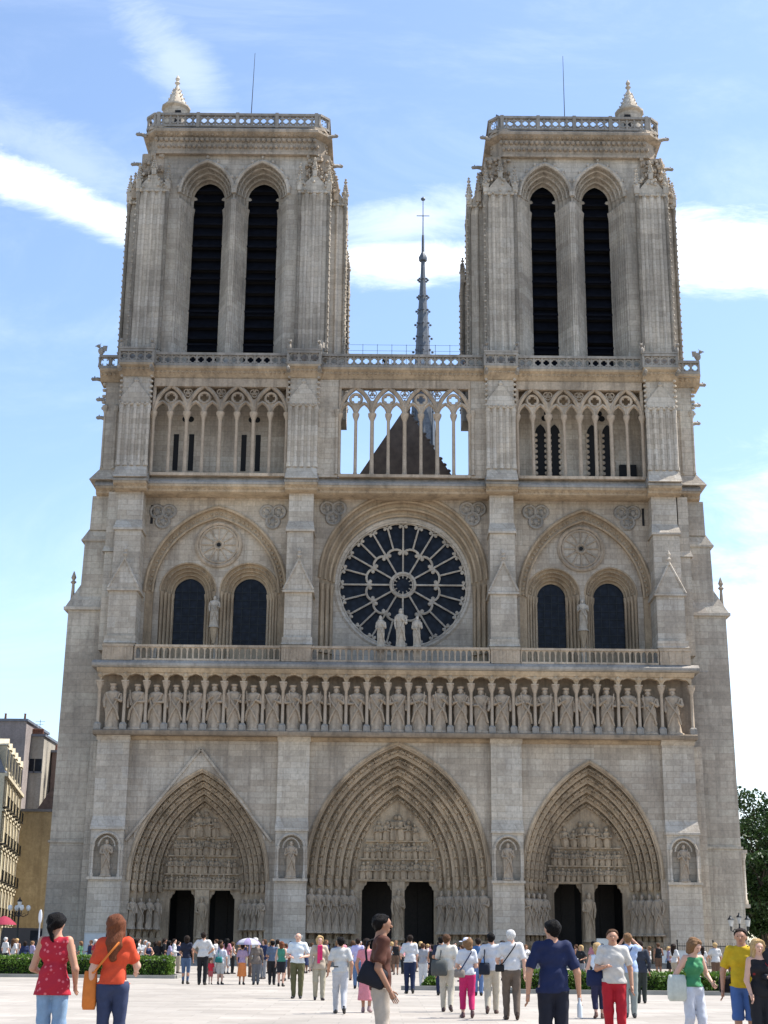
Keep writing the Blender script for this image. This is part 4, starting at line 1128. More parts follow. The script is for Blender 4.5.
# floor / roof inside side bays, tower bodies between z 35 and 44
for a,b in ((-20.9,-6.35),(6.95,20.9)):
    mb=MB(); mb.extrude_yz([(4.5,21.0),(15.5,21.0),(15.5,44.0),(2.65,44.0),(2.65,34.9),(4.5,34.9)],a,b)
    mb.build('tower_base_wall',M['side'],CA)
mb=MB()      # main body behind the portals
mb.box(-20.9,20.9,8.2,15.5,0,20.95); mb.box(-6.3,6.9,3.75,15.4,20.95,34.9)
mb.build('narthex_wall',M['side'],CA)

# ---------- third cornice and great balustrade
def corn3(x0,x1,y):
    m=MB(); m.extrude_yz([(2.6,43.38),(y,43.38),(y-.1,43.55),(y-.35,43.8),(y-.38,43.95),(y-.6,44.1),(y-.6,44.28),(2.6,44.28)],x0,x1)
    for k in range(int((x1-x0)/.34)): m.blob(x0+.17+k*.34,y-.36,43.85,.11,.12,.11,5,3)
    return m
mb=MB()
ys=[1.2,-.1,.5,-.1,.5,-.1,.5,-.1,1.2]
xs2=[-23.3,-21.6,-18.95,-8.6,-6.05,6.6,9.15,18.85,21.5,23.5]
for i in range(9): mb.add(corn3(xs2[i],xs2[i+1],ys[i]))
mb.add(corn3(-6.0,6.6,.5))if False else None
mb.build('upper_cornice',M['warm'],CA)
def pierced(x0,x1,y,z,h,name='pierced_balustrade',along='x',parent=None,mat=None,step=.62):
    m=MB(); m.box(x0,x1,y-.14,y+.14,z,z+.2); m.box(x0,x1,y-.17,y+.17,z+h-.2,z+h)
    n=max(1,int((x1-x0)/step)); s=(x1-x0)/n
    for k in range(n):
        a=x0+k*s; c=a+s/2; zc=z+h/2
        m.tube(p3(circ(c,zc,min(s/2,h/2-.16)-.02,14),y),.075,5,closed=True)
        for q in range(4): 
            aa=q*PI/2+PI/4; m.blob(c+.23*math.cos(aa),y,zc+.23*math.sin(aa),.06,.07,.06,5,3)
        m.extrude_xz([(a-.09,z+.15),(a+.09,z+.15),(a+.04,zc),(a+.09,z+h-.15),(a-.09,z+h-.15),(a-.04,zc)],y-.08,y+.08)
    m.box(x1-.1,x1+.05,y-.12,y+.12,z,z+h)
    return m
mb=MB()
for i in range(9): mb.add(pierced(xs2[i]+(.05 if i else -.1),xs2[i+1]-.05,ys[i]-.42,44.3,1.1))
for i in (1,3,5,7):      # blocks rise a little on the buttresses
    mb.box(xs2[i]-.05,xs2[i+1]+.05,ys[i]-.62,ys[i]-.22,45.42,45.56)
    mb.box(xs2[i]-.05,xs2[i]+.1,ys[i]-.55,.4,44.3,45.5); mb.box(xs2[i+1]-.1,xs2[i+1]+.05,ys[i]-.55,.4,44.3,45.5)
mb.build('pierced_balustrade',M['gutter'],CA)
# terrace slab between towers and rear colonnade remnants
mb=MB(); mb.box(-23.0,-6.0,.7,15.4,44.0,44.25); mb.box(6.6,23.2,.7,15.4,44.0,44.25); mb.box(-6.0,6.6,.7,2.5,44.0,44.25); mb.build('terrace_slab',M['gutter'],CA)
mb=MB(); mb.box(-6.3,6.9,1.6,12,42.9,44.0) if False else None
# chimeras + gargoyles on the balustrade
def chimera(x,y,z,rz=0,s=1):
    m=MB(); m.blob(0,0,.3*s,.18*s,.28*s,.33*s,7,5); m.blob(0,-.25*s,.68*s,.14*s,.18*s,.15*s,7,5); m.tube([(0,-.35*s,.68*s),(0,-.55*s,.6*s)],.07*s,5,r1=.04*s)
    for sd in (-1,1):
        m.tube([(sd*.1*s,-.2*s,.78*s),(sd*.14*s,-.12*s,.95*s)],.035*s,4,r1=.01)
        m.extrude_yz([(.1*s,.3*s),(.05*s,.75*s),(.45*s,.85*s),(.4*s,.35*s)],sd*.16*s,sd*.2*s)
    o=m.build('chimera',M['gutter'],CA,loc=(x,y,z),smooth=60); o.rotation_euler=(0,0,rz)
for (x,y,r) in ((-23.3,.7,-.9),(-19.1,-.5,0),(-8.5,-.5,.3),(-6.1,-.5,-.4),(6.7,-.5,.3),(9.1,-.5,0),(18.8,-.5,-.3),(23.4,.7,.9),(21.5,-.5,.2),(-21.5,-.5,0)): chimera(x,y,45.45,r,.95)
def gargoyle(x,y,z,dx,dy,L=1.2,parent=None,mat=None):
    m=MB(); n=Vector((dx,dy,0)).normalized(); a=Vector((x,y,z))
    m.tube([a,a+n*L*.5+Vector((0,0,.06)),a+n*L*.85+Vector((0,0,.0)),a+n*L+Vector((0,0,-.05))],.17,6,r1=.09)
    q=a+n*L*.92; m.blob(q.x,q.y,q.z+.04,.15,.15,.13,6,4); q2=a+n*L*.75; m.blob(q2.x,q2.y,q2.z+.18,.06,.06,.12,5,3)
    m.build('gargoyle',mat or M['gutter'],parent or CA,smooth=60)
for sd in (-1,1):
    for z,x in ((43.6,23.2),(41.9,22.9),(40.4,22.8)): gargoyle(sd*x,1.4,z,sd,-.15,.6 if z<43 else .8)
for x in (-21.5,-19.0,-8.5,-6.1,6.7,9.1,18.9,21.4): gargoyle(x,-.6,43.7,0,-1,.7)

# ---------- towers
def crockets(m,x,y,z0,z1,step,dx=0,dy=0,s=.13):
    z=z0
    while z<z1:
        m.blob(x+dx*.5,y+dy*.5,z,s*1.2,s*1.2,s*.75,5,3); z+=step
def pinnacle(m,x,y,z,h,w):
    m.box(x-w/2,x+w/2,y-w/2,y+w/2,z,z+h*.35)
    for sx,sy in ((1,0),(-1,0),(0,1),(0,-1)):
        m.blob(x+sx*w*.5,y+sy*w*.5,z+h*.38,w*.3,w*.3,w*.35,5,3)
    m.lathe(x,y,[(w*.62,z+h*.35),(w*.5,z+h*.42),(w*.1,z+h*.9)],4,rot=PI/4)
    for k in range(4):
        f=k/4; r=w*.55*(1-f)+.04
        for a in (PI/4,3*PI/4,5*PI/4,7*PI/4): m.blob(x+r*math.cos(a),y+r*math.sin(a),z+h*(.45+.45*f),.09,.09,.08,4,3)
    m.lathe(x,y,[(.05,z+h*.85),(.18,z+h*.93),(.04,z+h*1.0),(.12,z+h*1.04),(.02,z+h*1.1)],5)
def tower(xa,xb,wins,acx,turret,lat,idx):
    """xa,xb core front; wins two openings; lat = (left projection, right projection)"""
    HW=2.2 if idx==0 else 2.12; Y0=1.2; YB=14.6; z0=44.2; z1=63.4; cx=(xa+xb)/2
    w=MB()
    # ---- one belfry face, built facing -Y
    def face(w,x0,x1,wins,yF,colz=True):
        dep=2.0; hz=59.9; apx=62.8
        bx=(x0,)+tuple(v for c,wo,wi in wins for v in (c-wo,c+wo))+(x1,)
        vquad(w,x0,bx[1],z0,z1,yF)
        if bx[3]-bx[2]>.001: vquad(w,bx[2],bx[3],z0,z1,yF)
        vquad(w,bx[4],x1,z0,z1,yF)
        for c,wo,wi in wins:
            n_=4; pf=[opening(c,wo+(wi-wo)*i/n_,z0,hz+.5*i/n_,(apx-hz)+(-.95-.5)*i/n_,12) for i in range(n_+1)]
            above(w,pf[0],z1,yF)
            dy=dep/n_
            w.tube(p3(pf[0][1:-1],yF-.08),.17,6)
            hood=pointed(c,wo+.12,hz,apx-hz+.22,12)
            for k in range(9):
                x,z,a,L=arch_tangent(hood,(k+.5)/9); w.blob(x,yF-.14,z+.12,.14,.13,.18,5,3)
            for i in range(n_):
                reveal(w,pf[i],yF+i*dy,yF+(i+1)*dy); strip(w,pf[i],pf[i+1],yF+(i+1)*dy)
                if i: w.tube(p3(pf[i][1:-1],yF+i*dy+.02),.09,6)
                for sd in (-1,1):
                    for j in (.3,.8):
                        x=c+sd*(wo+(wi-wo)*(i+j)/n_); y=yF+(i+j*.9)*dy
                        w.lathe(x,y,[(.15,z0),(.15,46.3),(.11,46.5),(.11,58.7),(.16,59.1),(.2,59.4),(.1,59.5)],6)
                for k in range(16):
                    mid=[((p[0]+q[0])/2,(p[1]+q[1])/2) for p,q in zip(pf[i][1:-1],pf[i+1][1:-1])]
                    if i in (0,1,2): 
                        x,z,a,L=arch_tangent(mid,(k+.5)/16); w.blob(x,yF+(i+1)*dy-.02,z,.09,.09,.10,5,3)
            # trefoil shoulders closing the head
            q=pf[-1]
            for sd in (-1,1):
                w.blob(c+sd*(wi-.02),yF+dep+.12,60.45,.26,.15,.22,8,4)
    ins=[(acx[0],2.02,wins[0]),(acx[1],2.02,wins[1])]
    face(w,xa,xb,[(acx[0],HW,wins[0]),(acx[1],HW,wins[1])],Y0)
    # the other three faces
    L=YB-Y0
    side=MB(); face(side,-L/2,L/2,[(-2.2,1.9,1.15),(2.2,1.9,1.15)],0)
    cyy=(Y0+YB)/2
    w.add(side,Matrix.Translation((xb,cyy,0))@Matrix.Rotation(PI/2,4,'Z'))
    w.add(side,Matrix.Translation((xa,cyy,0))@Matrix.Rotation(-PI/2,4,'Z'))
    bk=MB(); face(bk,-(xb-xa)/2,(xb-xa)/2,[(-2.25,1.9,1.15),(2.25,1.9,1.15)],0)
    w.add(bk,Matrix.Translation((cx,YB,0))@Matrix.Rotation(PI,4,'Z'))
    w.box(xa+.1,xb-.1,Y0+.1,YB-.1,63.2,63.4)
    T=w.build('tower',M['tower'],CA)
    # dark core behind the openings + louvres
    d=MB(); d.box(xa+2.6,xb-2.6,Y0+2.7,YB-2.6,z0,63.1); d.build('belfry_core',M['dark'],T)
    for (c,wi) in zip(acx,wins):
        l=MB()
        for k in range(17):
            z=45.0+k*1.02
            e_=wi-.02; yl=Y0+2.03
            l.quad((c-e_,yl,z),(c+e_,yl,z),(c+e_,Y0+2.65,z+.95),(c-e_,Y0+2.65,z+.95))
            l.quad((c-e_,yl,z),(c+e_,yl,z),(c+e_,yl+.02,z-.12),(c-e_,yl+.02,z-.12))
        l.build('louvre',M['louvre'],T,smooth=0)
        for z in (47.3,50.2,53.1,56.0):
            b=MB(); b.box(c-wi+.01,c+wi-.01,Y0+1.80,Y0+1.94,z,z+.16); b.build('louvre_beam',M['louvre'],T)
    # ---- corner buttresses (two per corner) with colonnettes and crockets
    def cb(x0,x1,y0,y1,zt,edge):
        m=MB(); c=((x0+x1)/2,(y0+y1)/2)
        m.tbox((x0-.1,x1+.1,y0-.1,y1+.1,z0),(x0-.1,x1+.1,y0-.1,y1+.1,z0+1.6)); m.box(x0,x1,y0,y1,z0+1.5,zt)
        nx=max(2,int((x1-x0)/.55)); ny=max(2,int((y1-y0)/.6))
        for k in range(nx+1):
            x=x0+(x1-x0)*k/nx
            for y in (y0,y1): m.lathe(x,y,[(.19,z0+1.6),(.15,z0+1.9),(.15,zt-.9),(.2,zt-.45),(.23,zt-.2),(.1,zt)],7)
        for k in range(ny+1):
            y=y0+(y1-y0)*k/ny
            for x in (x0,x1): m.lathe(x,y,[(.19,z0+1.6),(.15,z0+1.9),(.15,zt-.9),(.2,zt-.45),(.23,zt-.2),(.1,zt)],7)
        for x in edge: 
            for y in (y0,y1): crockets(m,x,y,z0+1.9,zt-1,.52,.22*(1 if x>=c[0] else -1),0,.12)
        m.box(x0-.15,x1+.15,y0-.15,y1+.15,zt-.1,zt+.12)
        # gablets on all faces
        h=1.7
        m.extrude_xz([(x0-.1,zt+.1),(x1+.1,zt+.1),(c[0],zt+h)],y0-.12,y0+.15); m.extrude_yz([(y0-.1,zt+.1),(y1+.1,zt+.1),(c[1],zt+h)],x0-.12,x0+.15)
        m.extrude_yz([(y0-.1,zt+.1),(y1+.1,zt+.1),(c[1],zt+h)],x1-.15,x1+.12)
        rr=random.Random(int(x0*10+y0*7))
        for sx in (x0,x1): pinnacle(m,sx,y0,zt+.1,rr.uniform(2.0,2.5),.42)
        pinnacle(m,c[0],y0-.05,zt+h-.3,1.6,.34)
        for k in range(14): m.blob(rr.uniform(x0-.15,x1+.15),y0-.18+rr.uniform(-.08,.05),zt+rr.uniform(0,1.5),.12,.13,.14,5,3)
        for k in range(5):
            m.blob(x0+(x1-x0)*(k+.5)/5,y0-.2,zt-.05,.15,.13,.14,5,3)
        m.build('corner_buttress',M['tower'],T)
    zt=59.4
    cb(xa+.0,xa+2.35,.55,2.2,zt+.3,(xa,)); cb(xb-2.35,xb-.0,.55,2.2,zt+.3,(xb,))
    lL,lR=lat
    cb(xa-lL,xa+.6,1.9,4.6,zt-.1,(xa-lL,)); cb(xb-.6,xb+lR,1.9,4.6,zt-.1,(xb+lR,))
    cb(xa-lL,xa+.6,11.6,14.0,zt-2.2,(xa-lL,)); cb(xb-.6,xb+lR,11.6,14.0,zt-2.2,(xb+lR,))
    cb(xa,xa+2.35,13.6,15.4,zt,(xa,)); cb(xb-2.35,xb,13.6,15.4,zt,(xb,))
    # upper corner masses tapering up to the cornice, with knobbly pinnacles
    m=MB(); rr=random.Random(idx+60)
    for (x0,x1) in ((xa-.0,xa+1.9),(xb-1.9,xb+.0)):
        for (ya,yb_) in ((.95,3.0),(12.8,14.8)):
            m.tbox((x0,x1,ya,yb_,zt+.2),(x0+.1,x1-.1,ya+.15,yb_-.1,63.4))
            for k in range(60):
                f=rr.random(); m.blob(rr.uniform(x0-.05,x1+.05),ya-.02+rr.uniform(-.25,.1)+.1*f,zt+.3+3.5*f,rr.uniform(.10,.24),.22,rr.uniform(.12,.28),5,3)
    for sd,xe in ((-1,xa),(1,xb)):
        for k in range(44):
            f=rr.random(); m.blob(xe+sd*rr.uniform(.0,.55)*(1.3-f),rr.uniform(1.3,4.5),zt+.4+3.6*f,.15,.15,rr.uniform(.1,.2),5,3)
        for y in (1.7,4.2,12.3): pinnacle(m,xe+sd*.55,y,zt+.2,rr.uniform(1.9,2.7),.4)
    m.build('pinnacle_cluster',M['carve'],T)
    # ---- top cornice: frieze with leaf crockets, chamfered corners
    def octa(x0,x1,y0,y1,c): return [(x0+c,y0),(x1-c,y0),(x1,y0+c),(x1,y1-c),(x1-c,y1),(x0+c,y1),(x0,y1-c),(x0,y0+c)]
    def slab(m,o,za,zb,o2=None):
        o2=o2 or o; b=len(m.v); n=len(o); m.v+=[(x,y,za) for x,y in o]+[(x,y,zb) for x,y in o2]
        for i in range(n): j=(i+1)%n; m.f.append((b+i,b+j,b+n+j,b+n+i))
        m.f.append(tuple(b+i for i in range(n-1,-1,-1))); m.f.append(tuple(b+n+i for i in range(n)))
    x0,x1=(xa+.42,xb-.38) if idx==0 else (xa+.62,xb-.42); y0,y1=.95,14.7
    m=MB()
    slab(m,octa(x0-.1,x1+.1,y0-.15,y1,.9),63.3,63.5); slab(m,octa(x0,x1,y0,y1,.9),63.5,64.9)
    slab(m,octa(x0-.05,x1+.05,y0-.05,y1,.9),64.9,65.2,octa(x0-.5,x1+.5,y0-.45,y1+.3,1.1)); slab(m,octa(x0-.5,x1+.5,y0-.45,y1+.3,1.1),65.2,65.42)
    slab(m,octa(x0-.5,x1+.5,y0-.45,y1+.3,1.1),65.42,65.75,octa(x0-.1,x1+.1,y0-.1,y1,1.0))
    n=int((x1-x0-1)/.42)
    for k in range(n):
        x=x0+.7+k*.42
        for z,s_ in ((64.62,.19),(64.02,.17)): m.blob(x+(.21 if z<64.3 else 0),y0-.08,z,s_,.22,s_*1.1,5,3)
        m.blob(x,y0-.2,65.02,.10,.12,.10,5,3)
    for xx in (x0,x1):
        for k in range(26):
            y=y0+.9+k*.48
            for z,s_ in ((64.62,.15),(64.05,.12)): m.blob(xx,y,z,.13,s_,s_,5,3)
    # corner caps, pale
    for xx in (x0+.9,x1-.9): m.lathe(xx,y0+.75,[(1.15,65.5),(1.1,65.75),(.35,66.25),(.1,66.3)],8)
    m.build('tower_cornice',M['carve'],T)
    m=MB(); m.add(pierced(x0+.55,x1-.55,y0-.02,65.8,1.25,step=.60))
    L2=y1-y0-1.2; sb=pierced(-L2/2,L2/2,0,65.8,1.25)
    m.add(sb,Matrix.Translation((x0-.15,(y0+y1)/2,0))@Matrix.Rotation(PI/2,4,'Z')); m.add(sb,Matrix.Translation((x1+.15,(y0+y1)/2,0))@Matrix.Rotation(PI/2,4,'Z'))
    m.add(pierced(x0+.55,x1-.55,y1-.1,65.8,1.25))
    for xx,s_ in ((x0+.2,-1),(x1-.2,1)):
        q=pierced(-.5,.5,0,65.8,1.25); m.add(q,Matrix.Translation((xx,y0+.28,0))@Matrix.Rotation(R(45*s_),4,'Z'))
    for k in range(5): 
        x=x0+.8+(x1-x0-1.6)*k/4; m.box(x-.14,x+.14,y0-.2,y0+.16,65.75,67.12)
    m.build('tower_balustrade',M['gutter'],T)
    # roof slab
    m=MB(); slab(m,octa(x0+.3,x1-.3,y0+.3,y1-.3,.9),65.7,65.95); m.build('tower_roof',M['lead'],T)
    # turret
    tx=turret; m=MB()
    m.lathe(tx,3.3,[(.95,65.9),(.95,68.5),(1.0,68.7),(1.22,68.85),(1.22,69.0),(.9,69.15),(.45,70.3),(.14,71.1),(.10,71.25),(.24,71.45),(.10,71.6),(.2,71.85),(.03,72.2)],12)
    [m.blob(tx+(.93-.72*f)*math.cos(a),3.3+(.93-.72*f)*math.sin(a),69.2+1.9*f,.07,.07,.09,4,3) for f in (0,.2,.4,.6,.8) for a in (0,.785,1.571,2.356,3.142,3.927,4.712,5.498)]
    m.build('turret',M['butt'],T); q=MB(); q.box(tx+.35*(1 if idx==0 else -1)-.25,tx+.35*(1 if idx==0 else -1)+.25,2.22,2.6,66.2,68.2); q.build('turret_door',M['dark'],T)
    # lightning rod / mast
    m=MB(); px=(-12.75,14.25)[idx]; m.tube([(px-.2*(1-idx),6,65.9),(px,6,76.3)],.055,5,r1=.02); m.build('lightning_rod',M['iron'],T)
    if idx==1:
        m=MB(); m.tube([(8.0,2,66),(8.0,2,67.9)],.04,4); m.tube([(8.0,2,67.9),(9.6,2,67.0)],.035,4); m.tube([(8.0,2,67.9),(8.0,4.5,67.9)],.03,4)
        m.tube([(16.6,2.2,67.1),(18.3,2.2,67.9)],.035,4); m.build('safety_rail',M['iron'],T)
    # gargoyles high on the corners
    for (x,y,z,dx,dy) in ((xb+.2,2.0,62.9,1,0),(xa-.2,2.0,62.9,-1,0),(x0-.2,1.2,65.1,-1,-.3),(x1+.2,1.2,65.1,1,-.3),(xb+.5,4.4,59.4,1,0),(xa-.5,4.4,59.4,-1,0)):
        gargoyle(x,y,z,dx,dy,.8,T,M['gutter'])
tower(-21.15,-5.75,(1.27,1.27),(-15.75,-11.25),-18.95,(.95,1.3),0)
tower(6.95,21.5,(1.06,1.10),(11.83,16.17),19.35,(1.3,.85),1)

# ---------- nave behind: walls, roof, gable, spire
mb=MB(); mb.box(-12,13,15.6,110,0,24); mb.box(-6.6,7.6,15.6,110,24,34); mb.build('nave_wall',M['side'],CA)
mb=MB(); c=.75
mb.extrude_xz([(c-7.8,33.2),(c+7.8,33.2),(c+.12,45.4),(c-.12,45.4)],13.2,110); mb.build('roof',M['lead'],CA)
mb=MB(); mb.extrude_xz([(c-7.9,33.4),(c+7.9,33.4),(c+.2,45.55),(c-.2,45.55)],12.6,13.15)
mb.box(-6.3,6.9,12.5,15.5,24,36)
mb.build('gable_wall',M['roofwall'],CA)
mb=MB()
for k in range(22):
    f=k/22; mb.blob(c+.2+7.6*f,12.7,45.6-12.1*f,.22,.2,.16,5,3)
mb.lathe(c-.1,12.9,[(.25,45.3),(.12,45.8),(.3,46.1),(.05,46.6)],6)
mb.build('gable_crocket',M['roofwall'],CA)
# spirelet seen through the gallery
sp=MB(); X,Yy=3.45,58
sp.lathe(X,Yy,[(1.9,38),(1.9,50),(1.55,56),(1.5,60),(1.1,66.5),(.95,69.5),(.75,73.5),(.42,79.3),(.30,82),(.22,84.5),(.14,88)],8)
for z,r in ((62,1.5),(65,1.3),(68,1.15),(70.5,1.0),(72.5,.9),(74.5,.75),(76.5,.62),(78.6,.5),(81.2,.42)):
    for k in range(8):
        a=2*PI*k/8; sp.blob(X+(r+.16)*math.cos(a),Yy+(r+.16)*math.sin(a),z,.20,.20,.16,5,3)
sp.lathe(X,Yy,[(.5,84.1),(.55,84.6),(.2,85.4)],8)
sp.tube([(X,Yy,86),(X,Yy,94)],.10,6,r1=.05); sp.tube([(X-.8,Yy,91.0),(X+.8,Yy,91.0)],.06,5); sp.blob(X,Yy,93.6,.3,.15,.3,6,4)
for k in range(8):
    a=2*PI*k/8; sp.tube([(X+1.75*math.cos(a),Yy+1.75*math.sin(a),50),(X+1.55*math.cos(a),Yy+1.55*math.sin(a),62),(X+1.5*math.cos(a),Yy+1.5*math.sin(a),66)],.12,4,r1=.05)
sp.v=[(x,y,z if z<66 else 66+(z-66)*.893) for x,y,z in sp.v]
sp.build('spire',M['lead'],CA)
# wire mesh fence on the terrace
wf=MB()
for k in range(9): x=-4.0+k*1.15; wf.tube([(x,2.0,45.3),(x,2.0,47.1)],.022,4)
for z in (46.0,46.55,47.05): wf.tube([(-4.2,2.0,z),(5.6,2.0,z)],.012,4)
wf.build('wire_fence',M['iron'],CA)
# ================================================================== ground
def pavemat():
    m,t,b=nt('pale_paving'); b.inputs['Roughness'].default_value=.85
    tc=N(t,'ShaderNodeTexCoord'); P=tc.outputs['Object']
    br=N(t,'ShaderNodeTexBrick'); br.inputs['Scale'].default_value=1; br.inputs['Brick Width'].default_value=1.2; br.inputs['Row Height'].default_value=.8
    br.inputs['Mortar Size'].default_value=.012; br.inputs['Color1'].default_value=(.305,.275,.24,1); br.inputs['Color2'].default_value=(.36,.328,.29,1); br.inputs['Mortar'].default_value=(.26,.24,.21,1)
    t.links.new(P,br.inputs['Vector'])
    n=tex_noise(t,P,.25,5,.65); n2=tex_noise(t,P,4,4,.7)
    c=mix(t,1.0,br.outputs[0],ramp(t,n,[(.35,(.76,.75,.74)),(.65,(1.06,1.05,1.04))]),'MULTIPLY')
    c=mix(t,1.0,c,ramp(t,n2,[(.3,(.93,)*3),(.7,(1.04,)*3)]),'MULTIPLY')
    t.links.new(c,b.inputs['Base Color']); return m
M['pave']=pavemat()
g=MB(); g.quad((-3000,-3000,0),(3000,-3000,0),(3000,3000,0),(-3000,3000,0)); tag(g.build('ground',plain('dusty_ground',(.22,.20,.17),.9,.15,.2),None,smooth=0),kind='structure')
g=MB(); g.quad((-80,-200,.004),(80,-200,.004),(80,30,.004),(-80,30,.004)); tag(g.build('square_paving',M['pave'],None,smooth=0),kind='structure')
# ================================================================== the visitors
W_=(.62,.61,.60); OFF=(.55,.53,.48); NAVY=(.012,.020,.055); BLACK=(.012,.012,.014); KHAKI=(.34,.29,.21); DENIM=(.085,.13,.23); JEAN=(.03,.04,.085)
LB=(.33,.42,.60); G='visitors walking on the square'
NV=.0125; MV=.019
def arm(sd,e,w): return ((sd*e[0],e[1],e[2]),(sd*w[0],w[1],w[2]))
# the large figures nearest the camera
b,_=person((-4.86,-87.13),176,1.745,'woman in a red patterned sleeveless blouse and pale blue jeans seen from behind',female=True,skin='tan',wid=1.04,
  top=('tank',(.38,.018,.035),((.60,.14,.16),16),.46),bottom=('capri',(.20,.30,.43),.235),hair=('pony','black'),shoes=(.25,.16,.1),vox=NV,yaw=-.35,stride=.25,
  arms=[arm(-1,(.150,.02,.625),(.135,-.06,.53)),arm(1,(.145,.0,.63),(.115,-.09,.60))])
m=MB(); m.tube([(0,-.13,1.0),(.02,-.16,.88)],.05,8,r1=.09); 
b,_=person((-4.09,-87.54),180,1.725,'woman with long brown hair in an orange T-shirt and dark blue jeans seen from behind',female=True,skin='fair',wid=1.03,
  top=('tee',(.52,.06,.022),None,.545),bottom=('jeans',JEAN),hair=('long','red'),shoes=BLACK,vox=NV,yaw=-.1,
  arms=[arm(-1,(.145,-.05,.66),(.125,-.15,.63)),arm(1,(.135,.025,.635),(.150,-.01,.50))])
bag(b,1.725,(-.06,0,.83),(.150,.0,.505),(.16,.11,.42),(.55,.16,.03),'long orange cloth bag slung beside the woman in the orange T-shirt','bag',long=True)
b,J=person((-1.04,-87.13),98,1.78,'dark haired man in a maroon brown T-shirt and beige trousers, walking to the right',skin='brown',
  top=('tee',(.075,.026,.016),None,.50),bottom=('trousers',(.36,.31,.26)),hair=('short','black'),shoes=(.04,.03,.02),vox=NV,stride=.35,yaw=.12,lean=-.012,
  arms=[arm(-1,(.125,.035,.64),(.13,-.045,.50)),arm(1,(.13,.03,.64),(.13,-.02,.51))])
bag(b,1.78,(.07,0,.83),(-.10,.065,.60),(.33,.13,.24),(.008,.009,.015),'black messenger bag hanging behind the man in maroon','bag',long=True,rot=PI/2,tilt=-.42)
b,J=person((1.00,-86.92),184,1.735,'black haired man in a navy polo shirt and black shorts seen from behind',skin='tan',wid=1.03,
  top=('shirt',(.010,.016,.055),None,.50),bottom=('trousers',(.010,.011,.020),.06),hair=('short','black'),shoes=BLACK,vox=NV,yaw=.45,
  arms=[arm(-1,(.168,.01,.635),(.185,-.035,.50)),arm(1,(.165,.02,.635),(.172,.0,.50))],belly=.3)
tagb=MB(); tagb.lathe(0,0,[(.032,0),(.032,.13),(.028,.15),(.013,.18),(.013,.205),(.016,.205),(.016,.22)],10)
o=tagb.build('water_bottle',plain('clear_plastic',(.55,.58,.62),.2,.05,5,0,.0,.5),None); o.location=local(b,(-.185*1.735,-.04,.42*1.735-.13)); tag(o,'small plastic water bottle held by the man in the navy shirt','bottle')
b,J=person((2.48,-81.98),-4,1.69,'man in a white T-shirt and bright red trousers walking towards the camera',skin='tan',wid=1.05,
  top=('tee',(.50,.47,.43),None,.515),bottom=('trousers',(.36,.012,.022),.02),hair=('short','brown'),shoes=(.3,.3,.3),vox=.0145,stride=.45,belly=.6,
  arms=[arm(-1,(.15,-.02,.64),(.085,-.12,.66)),arm(1,(.15,.02,.635),(.155,-.02,.50))])
bag(b,1.69,(.06,0,.83),(-.165,.02,.56),(.26,.12,.24),(.012,.018,.06),'dark blue shoulder bag on the man in red trousers','bag',long=True)
b,J=person((3.46,-82.99),24,1.555,'woman in a green tank top and white trousers looking down',female=True,skin='fair',
  top=('tank',(.045,.20,.09),None,.555),bottom=('trousers',(.50,.52,.58),.03),hair=('bob','lightbrown'),shoes=(.5,.45,.4),vox=.0145,stride=.6,pitch=.42,lean=-.03,yaw=.25,
  arms=[arm(-1,(.165,.03,.66),(.12,.02,.57)),arm(1,(.15,-.01,.665),(.13,-.11,.60))])
bag(b,1.555,(-.075,0,.82),(-.175,.0,.545),(.30,.13,.36),(.50,.52,.46),'large pale canvas bag carried by the woman in green','bag')
b,J=person((3.97,-83.90),-18,1.695,'man in a yellow T-shirt and long denim shorts walking at the right',skin='tan',
  top=('tee',(.52,.34,.015),None,.515),bottom=('shorts',(.06,.12,.30),.265),hair=('short','dark'),shoes=(.2,.2,.2),vox=.0145,stride=-.4,
  arms=[arm(-1,(.16,.02,.635),(.165,-.01,.50)),arm(1,(.135,.0,.635),(.13,-.05,.50))])
bag(b,1.695,(.055,-.02,.83),(-.13,.05,.54),(.24,.12,.22),BLACK,'small black crossbody bag of the man in yellow','bag',long=True)
b,J=person((4.06,-84.47),12,1.54,'woman with long blond hair in a black top beside the man in yellow',female=True,skin='fair',
  top=('tank',(.014,.013,.015),((.5,.02,.02),5),.5),bottom=('trousers',(.014,.014,.018),.03),hair=('long','blond'),shoes=BLACK,vox=.0145,stride=.3,yaw=-.1,
  arms=[arm(-1,(.125,.0,.64),(.12,-.06,.53)),arm(1,(.13,.0,.64),(.14,-.06,.52))])
b,J=person((4.30,-84.47),-10,1.66,'person in a black jacket at the right edge beside the blond woman',skin='fair',
  top=('jacket',(.018,.020,.026)),bottom=('trousers',BLACK),hair=('short','blond'),shoes=BLACK,vox=.02)
# middle distance
b,J=person((1.57,-74.62),182,1.745,'white haired man in a white shirt and brown trousers, camera strap across his back',skin='fair',wid=1.08,
  top=('shirt',(.54,.53,.53),None,.535),bottom=('trousers',(.115,.085,.065)),hair=('short','white'),shoes=(.05,.03,.02),vox=MV,stride=.6,yaw=0,
  arms=[arm(-1,(.15,.02,.635),(.15,-.01,.50)),arm(1,(.155,-.02,.65),(.14,-.12,.60))],group=G)
bag(b,1.745,(-.06,0,.835),(.135,.03,.56),(.18,.1,.14),BLACK,'small black camera case on the white haired man','camera case',long=True)
b,J=person((1.37,-71.98),172,1.70,'dark haired man in a white polo and light khaki trousers carrying a round black bag',skin='tan',
  top=('shirt',(.50,.51,.54)),bottom=('trousers',(.42,.37,.29)),hair=('short','black'),shoes=(.1,.06,.05),vox=MV,stride=-.7,group=G)
bag(b,1.70,(.08,0,.83),(.085,.085,.545),(.24,.10,.25),(.014,.018,.03),'round black shoulder bag on the man in the white polo','bag')
